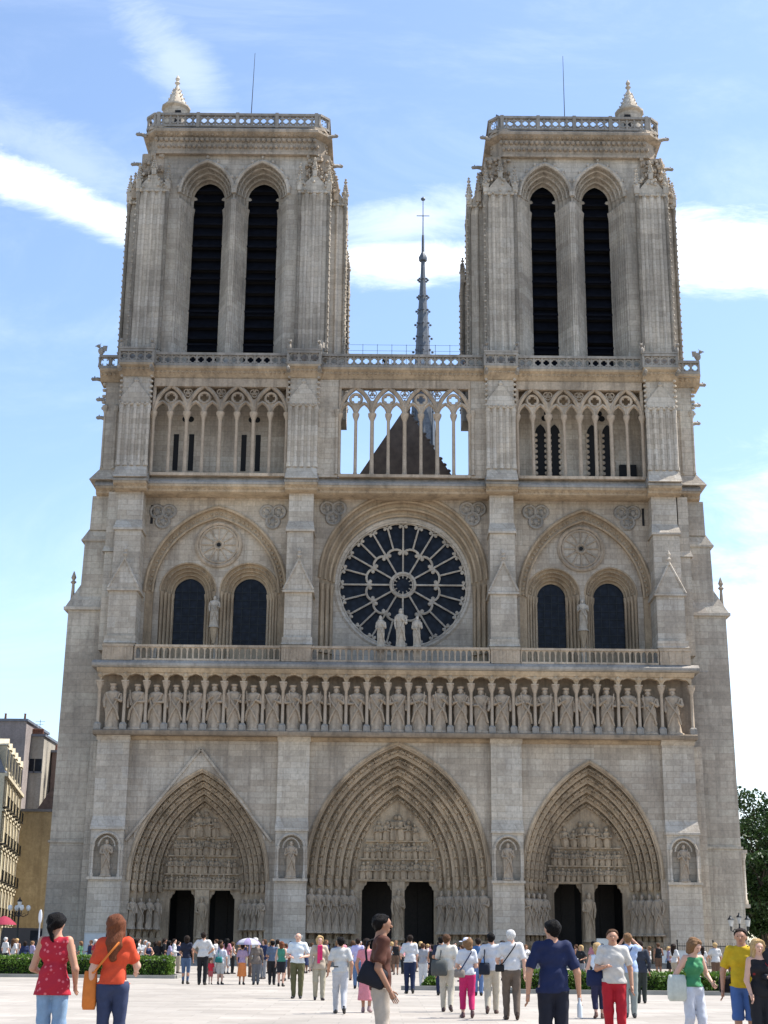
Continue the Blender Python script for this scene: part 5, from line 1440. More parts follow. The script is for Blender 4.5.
b,J=person((0.73,-74.00),186,1.575,'woman in a white cap and crimson pink capri trousers walking away',female=True,skin='fair',
  top=('tee',(.52,.53,.57)),bottom=('capri',(.46,.02,.11),.10),hair=('bob','lightbrown'),hat=('cap',(.70,.70,.80)),shoes=(.1,.05,.05),vox=MV,stride=.7,yaw=.6,group=G)
bag(b,1.575,(-.06,0,.83),(.11,.06,.545),(.22,.1,.16),(.22,.18,.15),'small brown handbag on the woman in pink capri trousers','bag',long=True,strapc=(.02,.03,.08))
b,J=person((0.44,-71.24),176,1.67,'auburn haired man in a cream shirt and pale trousers walking away',skin='tan',
  top=('shirt',(.60,.56,.48)),bottom=('trousers',(.46,.42,.34)),hair=('short','brown'),shoes=(.05,.03,.03),vox=MV,stride=.6,yaw=-.4,group=G)
bag(b,1.67,(.07,0,.83),(.10,.08,.555),(.36,.16,.34),(.075,.08,.075),'bulky dark grey satchel on the man in the cream shirt','bag')
b,J=person((1.84,-60.32),180,1.65,'man in a blue shirt seen between two men in white',skin='tan',top=('shirt',(.06,.13,.28)),bottom=('trousers',(.1,.16,.3)),hair=('short','dark'),vox=.024,group=G)
b,J=person((0.75,-60.32),175,1.68,'person in a dark top and navy trousers beside the man in the cream shirt',skin='tan',top=('tee',(.02,.025,.05)),bottom=('trousers',(.015,.02,.05)),hair=('short','black'),vox=.024,group=G)
b,J=person((-0.14,-58.97),186,1.73,'man in a white shirt and navy trousers walking towards the central doors',skin='fair',top=('shirt',(.52,.52,.53)),bottom=('trousers',NAVY),hair=('short','dark'),vox=.022,stride=.4,group=G)
b,J=person((-1.88,-72.68),185,1.58,'man in a white T-shirt and light grey trousers striding away',skin='tan',top=('tee',(.48,.47,.45)),bottom=('trousers',(.42,.42,.44)),hair=('short','black'),shoes=(.03,.03,.03),vox=MV,stride=.9,belt=BLACK,group=G,
  arms=[arm(-1,(.15,.04,.635),(.15,-.03,.50)),arm(1,(.15,.0,.64),(.16,-.08,.53))])
b,J=person((-1.33,-71.98),170,1.56,'woman in a pink dress half hidden by the man in maroon',female=True,skin='tan',top=('dress',(.60,.22,.26),None,.16),bottom=None,hair=('short','dark'),shoes=(.3,.2,.2),vox=MV,stride=.3,group=G)
b,J=person((-2.63,-65.03),8,1.635,'woman in a beige coat and long pink scarf walking towards the camera',female=True,skin='fair',wid=1.1,top=('jacket',(.40,.33,.25)),bottom=('trousers',(.34,.30,.22)),hair=('bob','blond'),shoes=(.04,.03,.03),vox=MV,stride=.4,group=G)
m=MB(); m.tube([(-.05,-.075,1.36),(0,-.105,1.34),(.05,-.075,1.36)],.03,6); m.box(-.07,-.0,-.155,-.125,.92,1.36); m.box(.005,.06,-.155,-.125,1.0,1.36); m.build('scarf',cloth((.62,.03,.13)),b)
b,J=person((-3.26,-63.95),-3,1.725,'bald old man in a pale T-shirt and olive trousers facing the camera',skin='fair',wid=1.12,belly=.6,top=('tee',(.60,.64,.66)),bottom=('trousers',(.10,.095,.045)),hair=('rim','white'),shoes=(.02,.02,.02),vox=MV,belt=(.03,.02,.02),group=G)
b,J=person((-1.78,-54.37),180,1.63,'person in a lilac shirt and blue jeans near the central doors',skin='fair',top=('tee',(.42,.40,.62)),bottom=('trousers',(.10,.16,.28)),hair=('short','dark'),vox=.024,group=G)
b,J=person((3.42,-73.74),178,1.50,'blond woman in a white sleeveless top and dark capri trousers',female=True,skin='fair',top=('tank',(.55,.62,.72),None,.52),bottom=('capri',(.02,.02,.05),.12),hair=('bob','blond'),shoes=(.15,.08,.06),vox=MV,stride=-.5,group=G)
b,J=person((4.12,-73.35),174,1.715,'man in a light blue shirt raising both hands to take a picture',skin='tan',top=('shirt',LB),bottom=('trousers',(.26,.28,.26)),hair=('short','lightbrown'),shoes=(.05,.05,.05),vox=MV,group=G,yaw=.0,
  arms=[arm(-1,(.16,-.08,.80),(.05,-.12,.915)),arm(1,(.15,-.08,.77),(.05,-.12,.905))])
bag(b,1.715,(-.06,0,.83),(.12,.05,.56),(.2,.1,.2),NAVY,'navy shoulder bag on the man taking a picture','bag',long=True)
m=MB(); m.box(-.055,.055,-.035,0,-.035,.035); m.lathe(0,0,[(.02,0),(.022,.03)],10); q=m.build('camera_body',M['iron'],None); q.name='compact_camera'; q.location=local(b,(0,-.13*1.715,.925*1.715)); tag(q,'compact camera held up by the man in light blue','camera')
b,J=person((-7.94,-50.75),176,1.675,'dark dressed woman in blue jeans beside the end of the left hedge',female=True,skin='tan',top=('tee',(.015,.018,.035)),bottom=('jeans',(.07,.11,.19)),hair=('bob','dark'),vox=.024,group=G)
b,J=person((-7.24,-51.70),178,1.80,'tall man in a white shirt and black trousers with hands on his hips',skin='tan',wid=1.1,top=('shirt',(.52,.50,.48)),bottom=('trousers',BLACK),hair=('short','dark'),vox=.022,group=G,
  arms=[arm(-1,(.20,.03,.66),(.10,-.02,.58)),arm(1,(.20,.03,.66),(.10,-.02,.58))])
person((-7.05,-50.75),20,.86,'small child in red beside the tall man in white',skin='fair',top=('tee',(.55,.03,.05)),bottom=('shorts',(.4,.1,.1)),hair=('short','brown'),vox=.022,group=G)
b,J=person((-6.71,-50.75),165,1.40,'stooping person in a white T-shirt with a teal bag',skin='fair',top=('tee',(.50,.51,.57)),bottom=('shorts',(.45,.44,.42),.25),hair=('short','brown'),vox=.024,group=G,lean=-.04)
bag(b,1.4,(.06,0,.83),(.02,.09,.60),(.26,.13,.2),(.02,.16,.15),'teal bag on the back of the stooping person','bag')
b,J=person((-5.94,-50.75),175,1.40,'woman in an orange skirt under a lilac umbrella',female=True,skin='tan',top=('tee',(.35,.25,.36)),bottom=('skirt',(.62,.20,.06),.20),hair=('short','dark'),vox=.024,group=G,arms=[arm(-1,(.15,0,.66),(.13,-.09,.74)),None])
m=MB(); hgt=1.62
prof=[(.45,0),(.42,.07),(.33,.15),(.2,.20),(.03,.23)]
m.lathe(0,0,prof,10); um=m.build('umbrella',cloth((.24,.20,.32)),None); um.location=local(b,(-.18,-.13,1.36)); s_=MB(); s_.tube([(0,0,-.35),(0,0,.25)],.012,5); s_.build('handle',M['iron'],um); w2=MB()
for k in range(0,10,2): 
    a0,a1=2*PI*k/10,2*PI*(k+1)/10
    for (r0,z0_),(r1,z1_) in zip(prof,prof[1:]): w2.quad((r0*1.01*math.cos(a0),r0*1.01*math.sin(a0),z0_+.006),(r0*1.01*math.cos(a1),r0*1.01*math.sin(a1),z0_+.006),(r1*1.01*math.cos(a1),r1*1.01*math.sin(a1),z1_+.006),(r1*1.01*math.cos(a0),r1*1.01*math.sin(a0),z1_+.006))
w2.build('canopy_panel',cloth((.42,.41,.45)),um); tag(um,'lilac and white umbrella over the woman in the orange skirt','umbrella')
b,J=person((-5.44,-50.75),190,1.50,'man in a grey brown jacket and grey trousers right of the orange skirt',skin='fair',top=('jacket',(.16,.13,.11)),bottom=('trousers',(.12,.12,.13)),hair=('short','grey'),vox=.024,group=G)
b,J=person((-4.87,-50.75),178,1.54,'person in a slate blue shirt and black trousers left of the bald old man',skin='tan',top=('tee',(.10,.13,.19)),bottom=('trousers',BLACK),hair=('short','black'),vox=.024,group=G)
b,J=person((-4.43,-52.62),170,1.50,'woman in a green top and black shorts beside the bald old man',female=True,skin='fair',top=('tank',(.05,.20,.14)),bottom=('shorts',(.015,.015,.02)),hair=('bob','red'),vox=.024,group=G)
b,J=person((0.72,-54.37),175,1.45,'woman in a black tank top and black skirt beside the round shrub',female=True,skin='tan',top=('tank',(.02,.02,.02)),bottom=('skirt',BLACK),hair=('short','dark'),vox=.026,group=G)
b,J=person((0.44,-52.62),165,1.50,'person in a grey T-shirt and white trousers near the central doors',skin='fair',top=('tee',(.30,.30,.32)),bottom=('trousers',(.5,.5,.5)),hair=('short','brown'),vox=.026,group=G)
b,J=person((5.79,-65.03),180,1.60,'person in a dark coat and dark trousers standing behind the man in light blue',skin='tan',top=('jacket',(.03,.035,.05)),bottom=('trousers',(.03,.035,.03)),hair=('short','dark'),vox=.024,group=G)
# the distant crowd in front of the doors: a few builds, copied with their own clothes
COL={'white':(.50,.49,.48),'pink':(.42,.18,.22),'lilac':(.28,.25,.36),'navy':(.015,.025,.07),'black':(.014,.014,.016),'grey':(.22,.22,.23),'red':(.36,.03,.04),'pale blue':(.32,.44,.62),'cream':(.55,.50,.40),'green':(.06,.15,.08),'orange':(.40,.13,.04),'brown':(.12,.07,.045),'teal':(.03,.20,.22),'beige':(.36,.30,.22),'yellow':(.42,.32,.08)}
HC=['black','dark','brown','dark','lightbrown','blond','grey','brown']
base=[]
def crowd(pos,tc,bc,hc,i,label,h,group):
    tk=['tee','shirt','tank','jacket'][i%4]
    if len(base)<8:
        k=len(base); fem=k%2==1
        b,_=person(pos,170+rng.uniform(-50,50),1.66,label,group,female=fem,skin=['fair','tan','brown'][k%3],top=(['tee','shirt','tank','jacket','tee','tee','long','tank'][k],COL[tc]),bottom=(['trousers','jeans','shorts','trousers','trousers','skirt','trousers','trousers'][k],COL[bc]),
            hair=(['short','long','short','bob','short','pony','short','bob'][k],hc),vox=.033,face=False,shoes=(.05,.04,.04),
            arms=[None,arm(1,(.16,-.03,.66),(.08,-.12,.62))] if k%3==1 else None)
        base.append((b,kids(b)))
    else:
        src,ch=base[(i*5+3)%8]; b=link_copy(src); b.location=(pos[0],pos[1],.004)
        for c in ch:
            q=link_copy(c,b); mat=None
            if c.name.startswith('hair'): mat=hairmat(hc)
            elif c.name.split('.')[0] in('shirt','tank_top','jacket','dress'): mat=cloth(COL[tc])
            elif c.name.split('.')[0] in('trousers','shorts','skirt','capri_trousers'): mat=cloth(COL[bc])
            if mat: q.material_slots[0].link='OBJECT'; q.material_slots[0].material=mat
        b.rotation_euler=(0,0,R(rng.uniform(90,270) if rng.random()<.75 else rng.uniform(-60,60)))
        tag(b,label,'person',group)
    s=h/1.66; b.scale=(s*1.04,s*1.04,s)
def cluster(b0,b1,d0,d1,n,where,group,seed):
    # bearings (x per metre of distance) and distances from the photographer's spot on the square
    r=random.Random(seed); tops=list(COL); combos=[]
    for t_ in tops:
        for q in ('navy','black','beige','grey','white','brown'): 
            if q!=t_: combos.append((t_,q))
    r.shuffle(combos); combos.sort(key=lambda c:{'white':0,'pink':1,'navy':1,'black':1,'lilac':1}.get(c[0],2)+r.random()*3)
    for i in range(n):
        br=b0+(b1-b0)*(i+r.uniform(.2,.8))/n; d=r.uniform(d0,d1)
        tc,bc=combos[i]; crowd((-1.05+br*d,-105+d),tc,bc,r.choice(HC),r.randrange(1000),f'visitor in {tc} over {bc}, {where}',r.uniform(1.42,1.66),group)
cluster(-0.2501,-0.1632,69.7,76.0,17,'behind the left hedge','visitors behind the left hedge',1)
cluster(-0.1658,-0.1303,66.0,79.9,11,'at the right end of the left hedge','visitors beyond the end of the left hedge',2)
cluster(-0.1132,-0.0526,59.6,76.0,16,'in front of the left doors','visitors in front of the left doors',3)
cluster(-0.0526,-0.0052,60.8,84.4,9,'before the pier left of the central doors','visitors by the left central pier',4)
cluster(0.0053,0.0593,60.8,89.4,14,'in front of the central doors','visitors in front of the central doors',5)
cluster(0.0593,0.1186,60.8,84.4,10,'before the pier right of the central doors','visitors by the right central pier',6)
cluster(0.1186,0.1976,58.4,76.0,13,'in front of the right doors','visitors in front of the right doors',7)
cluster(0.1976,0.2555,58.4,76.0,6,'behind the right hedge by the railings','visitors near the railings',8)
# three visitors looking over the high balustrade
for i,(x,c,cn) in enumerate(((-1.05,'black','black'),(1.9,'white','white'),(4.9,'grey','grey'))):
    src,ch=base[0]; b=link_copy(src); b.location=(x,1.35,44.26); b.rotation_euler=(0,0,0); b.scale=(1,1,1)
    for q in ch:
        w3=link_copy(q,b)
        if q.name.startswith('shirt'): w3.material_slots[0].link='OBJECT'; w3.material_slots[0].material=cloth(COL[c])
    tag(b,f'tiny visitor in {cn} looking over the high balustrade between the towers','person','visitors on the high balustrade')
# ================================================================== hedges, trees, street furniture, houses
def leafmat(name,c1,c2,tr=.25):
    m,t,b=nt(name); b.inputs['Roughness'].default_value=.5; b.inputs['Specular IOR Level'].default_value=.3
    oi=N(t,'ShaderNodeTexCoord'); n=tex_noise(t,oi.outputs['Object'],1.1,4,.6); n2=tex_noise(t,oi.outputs['Object'],11,2,.6)
    c=mix(t,ramp(t,n2,[(.35,(0,0,0)),(.65,(1,1,1))]),c1,c2); c=mix(t,1.0,c,ramp(t,n,[(.3,(.7,.7,.7)),(.7,(1.25,1.25,1.2))]),'MULTIPLY')
    t.links.new(c,b.inputs['Base Color'])
    ts=N(t,'ShaderNodeBsdfTranslucent'); t.links.new(c,ts.inputs[0]); mx=N(t,'ShaderNodeMixShader'); mx.inputs[0].default_value=tr
    t.links.new(b.outputs[0],mx.inputs[1]); t.links.new(ts.outputs[0],mx.inputs[2]); t.links.new(mx.outputs[0],t.nodes['Material Output'].inputs[0]); return m
M['hedge']=leafmat('hedge_leaves',(.055,.115,.012),(.11,.19,.025)); M['tree']=leafmat('tree_leaves',(.018,.042,.012),(.040,.080,.020)); M['bark']=plain('bark',(.07,.055,.04),.9,.3,4)
def leaves(P,size,seed,up=.4):
    """arrays of leaf quads at points P"""
    r=np.random.default_rng(seed); n=len(P)
    a=r.normal(size=(n,3)); a/=np.linalg.norm(a,axis=1)[:,None]; b=r.normal(size=(n,3)); b[:,2]*=up; b-=a*(a*b).sum(1)[:,None]; b/=np.linalg.norm(b,axis=1)[:,None]+1e-9
    s=size*r.uniform(.6,1.25,(n,1)); a*=s; b*=s*.62
    V=np.stack([P-a,P-b*.9,P+a,P+b],1).reshape(-1,3); F_=np.arange(4*n).reshape(-1,4); return V,F_
def leaf_obj(name,P,size,mat,parent,seed):
    V,F_=leaves(P,size,seed); me=bpy.data.meshes.new(name); me.vertices.add(len(V)); me.vertices.foreach_set('co',V.astype(np.float32).ravel())
    me.loops.add(F_.size); me.loops.foreach_set('vertex_index',F_.astype(np.int32).ravel()); me.polygons.add(len(F_)); me.polygons.foreach_set('loop_start',np.arange(0,F_.size,4,dtype=np.int32)); me.polygons.foreach_set('loop_total',np.full(len(F_),4,np.int32))
    me.update(calc_edges=True); me.validate(); me.materials.append(mat); o=bpy.data.objects.new(name,me); col.objects.link(o); o.parent=parent; return o
def hedge(x0,x1,y0,y1,h,label,seed,n,group=None):
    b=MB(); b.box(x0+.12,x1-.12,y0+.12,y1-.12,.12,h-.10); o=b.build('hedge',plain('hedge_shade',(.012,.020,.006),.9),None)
    r=np.random.default_rng(seed); q=r.uniform(size=(n,3)); P=np.empty((n,3))
    L=x1-x0; f=r.uniform(size=n)
    top=f<.45; fr=(f>=.45)&(f<.85); en=f>=.85
    P[:,0]=x0+q[:,0]*L; P[:,1]=y0+q[:,1]*(y1-y0); P[:,2]=.12+q[:,2]*(h-.12)
    P[top,2]=h+r.normal(size=top.sum())*.035; P[fr,1]=y0+r.normal(size=fr.sum())*.05; P[en,0]=np.where(r.uniform(size=en.sum())<.5,x0,x1)+r.normal(size=en.sum())*.04
    P[:,2]+=.03*np.sin(P[:,0]*2.3)+.02*np.sin(P[:,0]*5.1+1)
    leaf_obj('foliage',P,.055,M['hedge'],o,seed); tag(o,label,'hedge',group)
    k=MB(); k.box(x0-.35,x1+.35,y0-.42,y0-.25,0,.13); k.box(x0-.35,x1+.35,y1+.25,y1+.42,0,.13); k.box(x1+.25,x1+.42,y0-.25,y1+.25,0,.13); k.box(x0-.42,x0-.25,y0-.25,y1+.25,0,.13); k.box(x0-.25,x1+.25,y0-.25,y1+.25,0,.06)
    kb=k.build('hedge_kerb',plain('kerb_stone',(.26,.25,.22),.85,.15,2),None); tag(kb,'low pale stone kerb framing the '+label.split(' running')[0],'kerb')
hedge(-24.5,-9.75,-42.2,-40.6,.80,'clipped green hedge running behind the two women at the left',11,15000,'clipped hedges on the square')
hedge(3.4,19.5,-57.4,-56.0,.62,'clipped green hedge running behind the walkers at the right',12,17000,'clipped hedges on the square')
def shrub(x,y,r_,label,seed):
    o=empty('round_shrub',(x,y,0)); rr=np.random.default_rng(seed); a=rr.normal(size=(1500,3)); a/=np.linalg.norm(a,axis=1)[:,None]; P=a*r_*rr.uniform(.75,1.05,(1500,1)); P[:,2]=np.abs(P[:,2]*.95)+.05
    leaf_obj('foliage',P,.06,M['hedge'],o,seed); s=MB(); s.lathe(0,0,[(.05,0),(.04,.3)],6); s.build('stem',M['bark'],o); tag(o,label,'shrub')
shrub(.75,-54.5,.40,'small round clipped shrub standing in front of the central doors',5)
k=MB(); k.box(-.35,2.6,-55.4,-55.2,0,.14); tag(k.build('stone_edging',plain('kerb_stone_low',(.25,.24,.22),.85,.15,2),None),'short low stone edging in front of the round shrub','kerb')
# trees beyond the right corner
def tree(x,y,h,rad,label,seed,n=15000):
    o=empty('broadleaf_tree',(x,y,0)); r=random.Random(seed); t=MB(); t.tube([(0,0,0),(.1,0,h*.18),(-.05,.1,h*.4),(.1,0,h*.72)],.32,9,r1=.10)
    cl=[]
    for i in range(34):
        a=r.uniform(0,2*PI); z=h*r.uniform(.20,.94); f=math.sin(PI*min(1,max(.12,(z/h-.10)/.9)))**.6; rr=rad*f*r.uniform(.35,.9)
        c=Vector((rr*math.cos(a),rr*math.sin(a),z)); cl.append((c,rad*r.uniform(.24,.44)))
        b0=Vector((0,0,max(h*.15,z-h*.16-rr*.3))); t.tube([b0,(b0+c)/2+Vector((0,0,.15)),c],.09,5,r1=.025)
    t.build('trunk',M['bark'],o)
    g=np.random.default_rng(seed); P=[]
    for c,s in cl:
        m=n//34; a=g.normal(size=(m,3)); a/=np.linalg.norm(a,axis=1)[:,None]; q=a*s*np.cbrt(g.uniform(.25,1.15,(m,1))); q[:,2]*=.7; P.append(q+np.array(c))
    leaf_obj('crown',np.concatenate(P),.17,M['tree'],o,seed); tag(o,label,'tree','trees beyond the cathedral')
tree(31.0,22,14.8,4.2,'dark green tree standing closest to the right corner of the cathedral',21)
tree(36.5,25,13.8,4.4,'dark green tree cut by the right edge of the view',22)
tree(29.2,14,9.0,2.6,'lower dark tree whose crown hangs behind the right hand lamp',23,9000)
tree(41,30,12.5,4.5,'dark tree standing outside the right edge beyond the others',24,6000)
tree(34,48,15,5,'tall tree farthest behind the right corner of the cathedral',25,6000)
# street lamps
def lantern(m,x,y,z,s=1):
    m.lathe(x,y,[(.05*s,z),(.10*s,z+.05*s),(.17*s,z+.42*s),(.19*s,z+.45*s),(.19*s,z+.48*s),(.08*s,z+.62*s),(.03*s,z+.66*s),(.04*s,z+.72*s),(.01*s,z+.78*s)],8)
def lamp(x,y,h,arms,label,glassc,r0=.62,globe=False):
    o=empty('street_lamp',(x,y,0)); p=MB(); p.lathe(0,0,[(.22,0),(.22,.25),(.13,.4),(.12,.9),(.075,1.0),(.06,h-.9),(.09,h-.85),(.05,h-.7),(.045,h-.1)],10); p.build('post',M['iron'],o)
    g=plain('lamp_glass',glassc,.25,.05,5,0,.0,.5)
    for k in range(arms):
        a=2*PI*k/arms+.5; ax,ay=r0*math.cos(a),r0*math.sin(a); m=MB(); m.tube([(0,0,h-1.0),(ax*.5,ay*.5,h-1.1),(ax,ay,h-.95),(ax,ay,h-.7)],.028,5); m.tube([(ax*.3,ay*.3,h-1.05),(ax*.55,ay*.55,h-.85),(ax*.8,ay*.8,h-1.0)],.018,4)
        m.build('arm',M['iron'],o); q=MB()
        if globe: q.lathe(ax,ay,[(.06,h-.72),(.13,h-.64),(.16,h-.52),(.12,h-.40),(.04,h-.36)],10); q.build('lamp_globe',g,o)
        else:
            q.lathe(ax,ay,[(.08,h-.7),(.155,h-.30)],6); q.build('lamp_glass',g,o); c=MB(); c.lathe(ax,ay,[(.18,h-.30),(.15,h-.22),(.06,h-.14),(.02,h-.02)],8); c.build('lamp_cap',M['iron'],o)
    m=MB(); m.tube([(0,0,h-.9),(0,0,h-.55)],.03,5); m.build('arm',M['iron'],o); q=MB(); q.lathe(0,0,[(.08,h-.52),(.155,h-.14)],6); q.build('lamp_glass',g,o); c=MB(); c.lathe(0,0,[(.18,h-.14),(.15,h-.06),(.06,h+.02),(.02,h+.16)],8); c.build('lamp_cap',M['iron'],o)
    tag(o,label,'street lamp')
lamp(22.0,-8,3.45,4,'black iron street lamp with a cluster of lanterns in front of the right side buttress',(.42,.42,.40),.75)
lamp(-25.2,-4,4.1,4,'dark street lamp with pale globes in front of the ochre wall at the left',(.55,.55,.53),.62,True)
# railings
def fence(x0,x1,y,h,label,step=.16):
    o=empty('iron_fence',((x0+x1)/2,y,0)); m=MB(); L=(x1-x0)/2
    for z in (.18,h-.25): m.box(-L,L,-.02,.02,z,z+.05)
    n=int(2*L/step)
    for k in range(n+1): x=-L+2*L*k/n; m.tube([(x,0,.05),(x,0,h)],.014,4,r1=.010)
    m.build('railing',M['iron'],o)
    for k in range(int(2*L/2.4)+1):
        x=-L+k*2.4; p=MB(); p.lathe(x,0,[(.05,0),(.04,h+.05),(.07,h+.1),(.02,h+.2)],6); p.build('post',M['iron'],o)
    tag(o,label,'fence')
fence(18.9,34,-3.2,1.75,'black iron railing along the foot of the cathedral at the right')
fence(28,44,7.5,3.6,'tall iron garden railing under the trees at the far right',.22)
# information panels and posts
def panel(x,y,w,h,label,seed):
    o=empty('information_panel',(x,y,0)); m=MB(); m.box(-w/2,w/2,-.03,.03,.45,.45+h); m.build('board',plain('pale_board',(.42,.45,.46),.6,.06,4),o); f=MB()
    for a,b_ in ((-w/2-.05,-w/2),(w/2,w/2+.05)): f.box(a,b_,-.05,.05,0,.5+h)
    f.box(-w/2,w/2,-.05,.05,.45+h,.5+h); f.build('frame',plain('panel_frame',(.35,.37,.37),.5),o)
    r=random.Random(seed); s=MB()
    for k in range(3): s.extrude_xz([(-w*.36+k*w*.27,.5),(-w*.18+k*w*.27,.5),(-w*.2+k*w*.27,.5+h*r.uniform(.3,.5)),(-w*.32+k*w*.27,.5+h*r.uniform(.35,.55))],-.036,-.031)
    s.build('printed_shape',plain('blue_print',(.10,.16,.24),.6),o); tag(o,label,'sign')
panel(-19.9,-4.5,1.35,1.5,'pale information panel standing behind the orange shirted woman',1)
panel(-7.1,-4.5,1.25,1.25,'pale information panel at the pier left of the central doors',2)
panel(13.85,-4.5,1.0,1.45,'pale information panel at the middle pier of the right doors',3)
panel(17.9,-8,2.2,.75,'low wide information panel beside the right doors',4)
o=empty('signpost',(-22.4,-10,0)); m=MB(); m.lathe(0,0,[(.05,0),(.04,2.6)],7); m.build('post',plain('grey_post',(.4,.4,.42),.5),o); m=MB(); m.blob(0,0,2.9,.12,.05,.45,10,8); m.build('sign_plate',plain('white_plate',(.7,.7,.72),.4),o); tag(o,'slim white signpost rising behind the woman in red','sign')
o=empty('parasol',(-23.4,-15,0)); m=MB(); m.lathe(0,0,[(.75,2.35),(.68,2.45),(.3,2.75),(.05,2.85)],8); m.build('canopy',cloth((.25,.025,.05)),o); m=MB(); m.tube([(0,0,0),(0,0,2.9)],.03,6); m.build('pole',M['iron'],o); tag(o,'red parasol open over the crowd at the left edge','parasol')
o=empty('parked_van',(-27.0,9.0,0)); m=MB(); m.extrude_xz([(-2.3,.45),(2.3,.45),(2.35,1.3),(1.7,1.5),(1.2,2.35),(-2.2,2.4),(-2.3,1.6)],-1.0,1.0); vb=m.build('body',plain('dark_paint',(.03,.018,.022),.35,.1,3),o); m=MB(); m.extrude_xz([(1.0,1.5),(1.62,1.5),(1.18,2.2),(1.0,2.2)],-1.02,-1.003); m.extrude_xz([(-.1,1.5),(.9,1.5),(.9,2.2),(-.1,2.2)],-1.02,-1.003); m.build('window',M['glass'],o)
for x in (-1.5,1.5):
    m=MB(); m.extrude_xz(circ(x,.36,.36,14),-1.03,-.8); wh=m.build('wheel',M['iron'],o); m=MB(); m.extrude_xz(circ(x,.36,.2,10),-1.045,-1.031); m.build('rim',plain('wheel_rim',(.4,.4,.4),.4),wh)
tag(o,'dark maroon van parked below the ochre wall','van')
# ---- houses at the left
CREAM=stone('cream_render',(.64,.58,.44),courses=False,stain=(.45,.40,.29),stain_amt=.5,pale=(.7,.65,.52),bump=.15)
OCHRE=stone('ochre_render',(.50,.42,.28),courses=False,stain=(.30,.24,.15),stain_amt=.8,pale=(.56,.49,.36),bump=.2)
GREY=stone('grey_render',(.46,.43,.37),courses=False,stain=(.28,.26,.22),stain_amt=.6,pale=(.42,.40,.36),bump=.2)
ZINC=plain('zinc_roof',(.14,.15,.18),.5,.2,1.5,.3)
def house(loc,rz,L,D_,floors,fh,label,bays,mansard=True):
    o=empty('town_house',loc,rz); H=floors*fh
    m=MB(); m.box(0,L,0,D_,0,H); m.box(-.05,L+.05,-.22,0,H-.25,H+.02); m.build('wall',CREAM,o)
    for f in range(floors):
        z=f*fh
        if f: 
            s=MB(); s.box(-.03,L+.03,-.12,-.001,z-.12,z+.05); s.build('string_course',CREAM,o)
        bw=L/bays
        for b_ in range(bays):
            x=(b_+.5)*bw
            w_=MB(); w_.box(x-.5,x+.5,-.02,.05,z+.45,z+fh-.45); W=w_.build('window',M['glass'],o)
            s=MB(); 
            for sd in (-1,1): s.box(x+sd*.62-.10,x+sd*.62+.10,-.07,-.003,z+.35,z+fh-.35)
            s.box(x-.75,x+.75,-.12,-.003,z+fh-.40,z+fh-.24); s.box(x-.02,x+.02,-.045,-.022,z+.45,z+fh-.45); s.build('frame',CREAM,W)
            if f: 
                r_=MB(); r_.box(x-.85,x+.85,-.38,-.002,z+.20,z+.30)
                for k in range(9): r_.box(x-.82+k*.2,x-.795+k*.2,-.36,-.335,z+.3,z+1.05)
                r_.box(x-.85,x+.85,-.37,-.33,z+1.05,z+1.1); r_.build('balcony',M['iron'],o)
    if mansard:
        r_=MB(); r_.extrude_yz([(.0,H+.02),(1.3,H+3.2),(D_/2,H+4.4),(D_-1.3,H+3.2),(D_,H+.02)],-.02,L+.02); R_=r_.build('roof',ZINC,o)
        for b_ in range(bays):
            x=(b_+.5)*L/bays; d=MB(); d.box(x-.65,x+.65,.05,1.6,H+.4,H+2.3); d.extrude_xz([(x-.8,H+2.3),(x+.8,H+2.3),(x,H+2.9)],-.02,1.8); d.build('dormer',CREAM,R_); g=MB(); g.box(x-.42,x+.42,.02,.045,H+.6,H+2.1); g.build('dormer_window',M['glass'],R_)
    tag(o,label,'house'); return o
az=math.atan2(16,-2.6)      # the row of fronts runs away from the square
house((-31.0,12,0),az,18.5,11,5,2.85,'cream town house with iron balconies at the left edge','4' and 6)
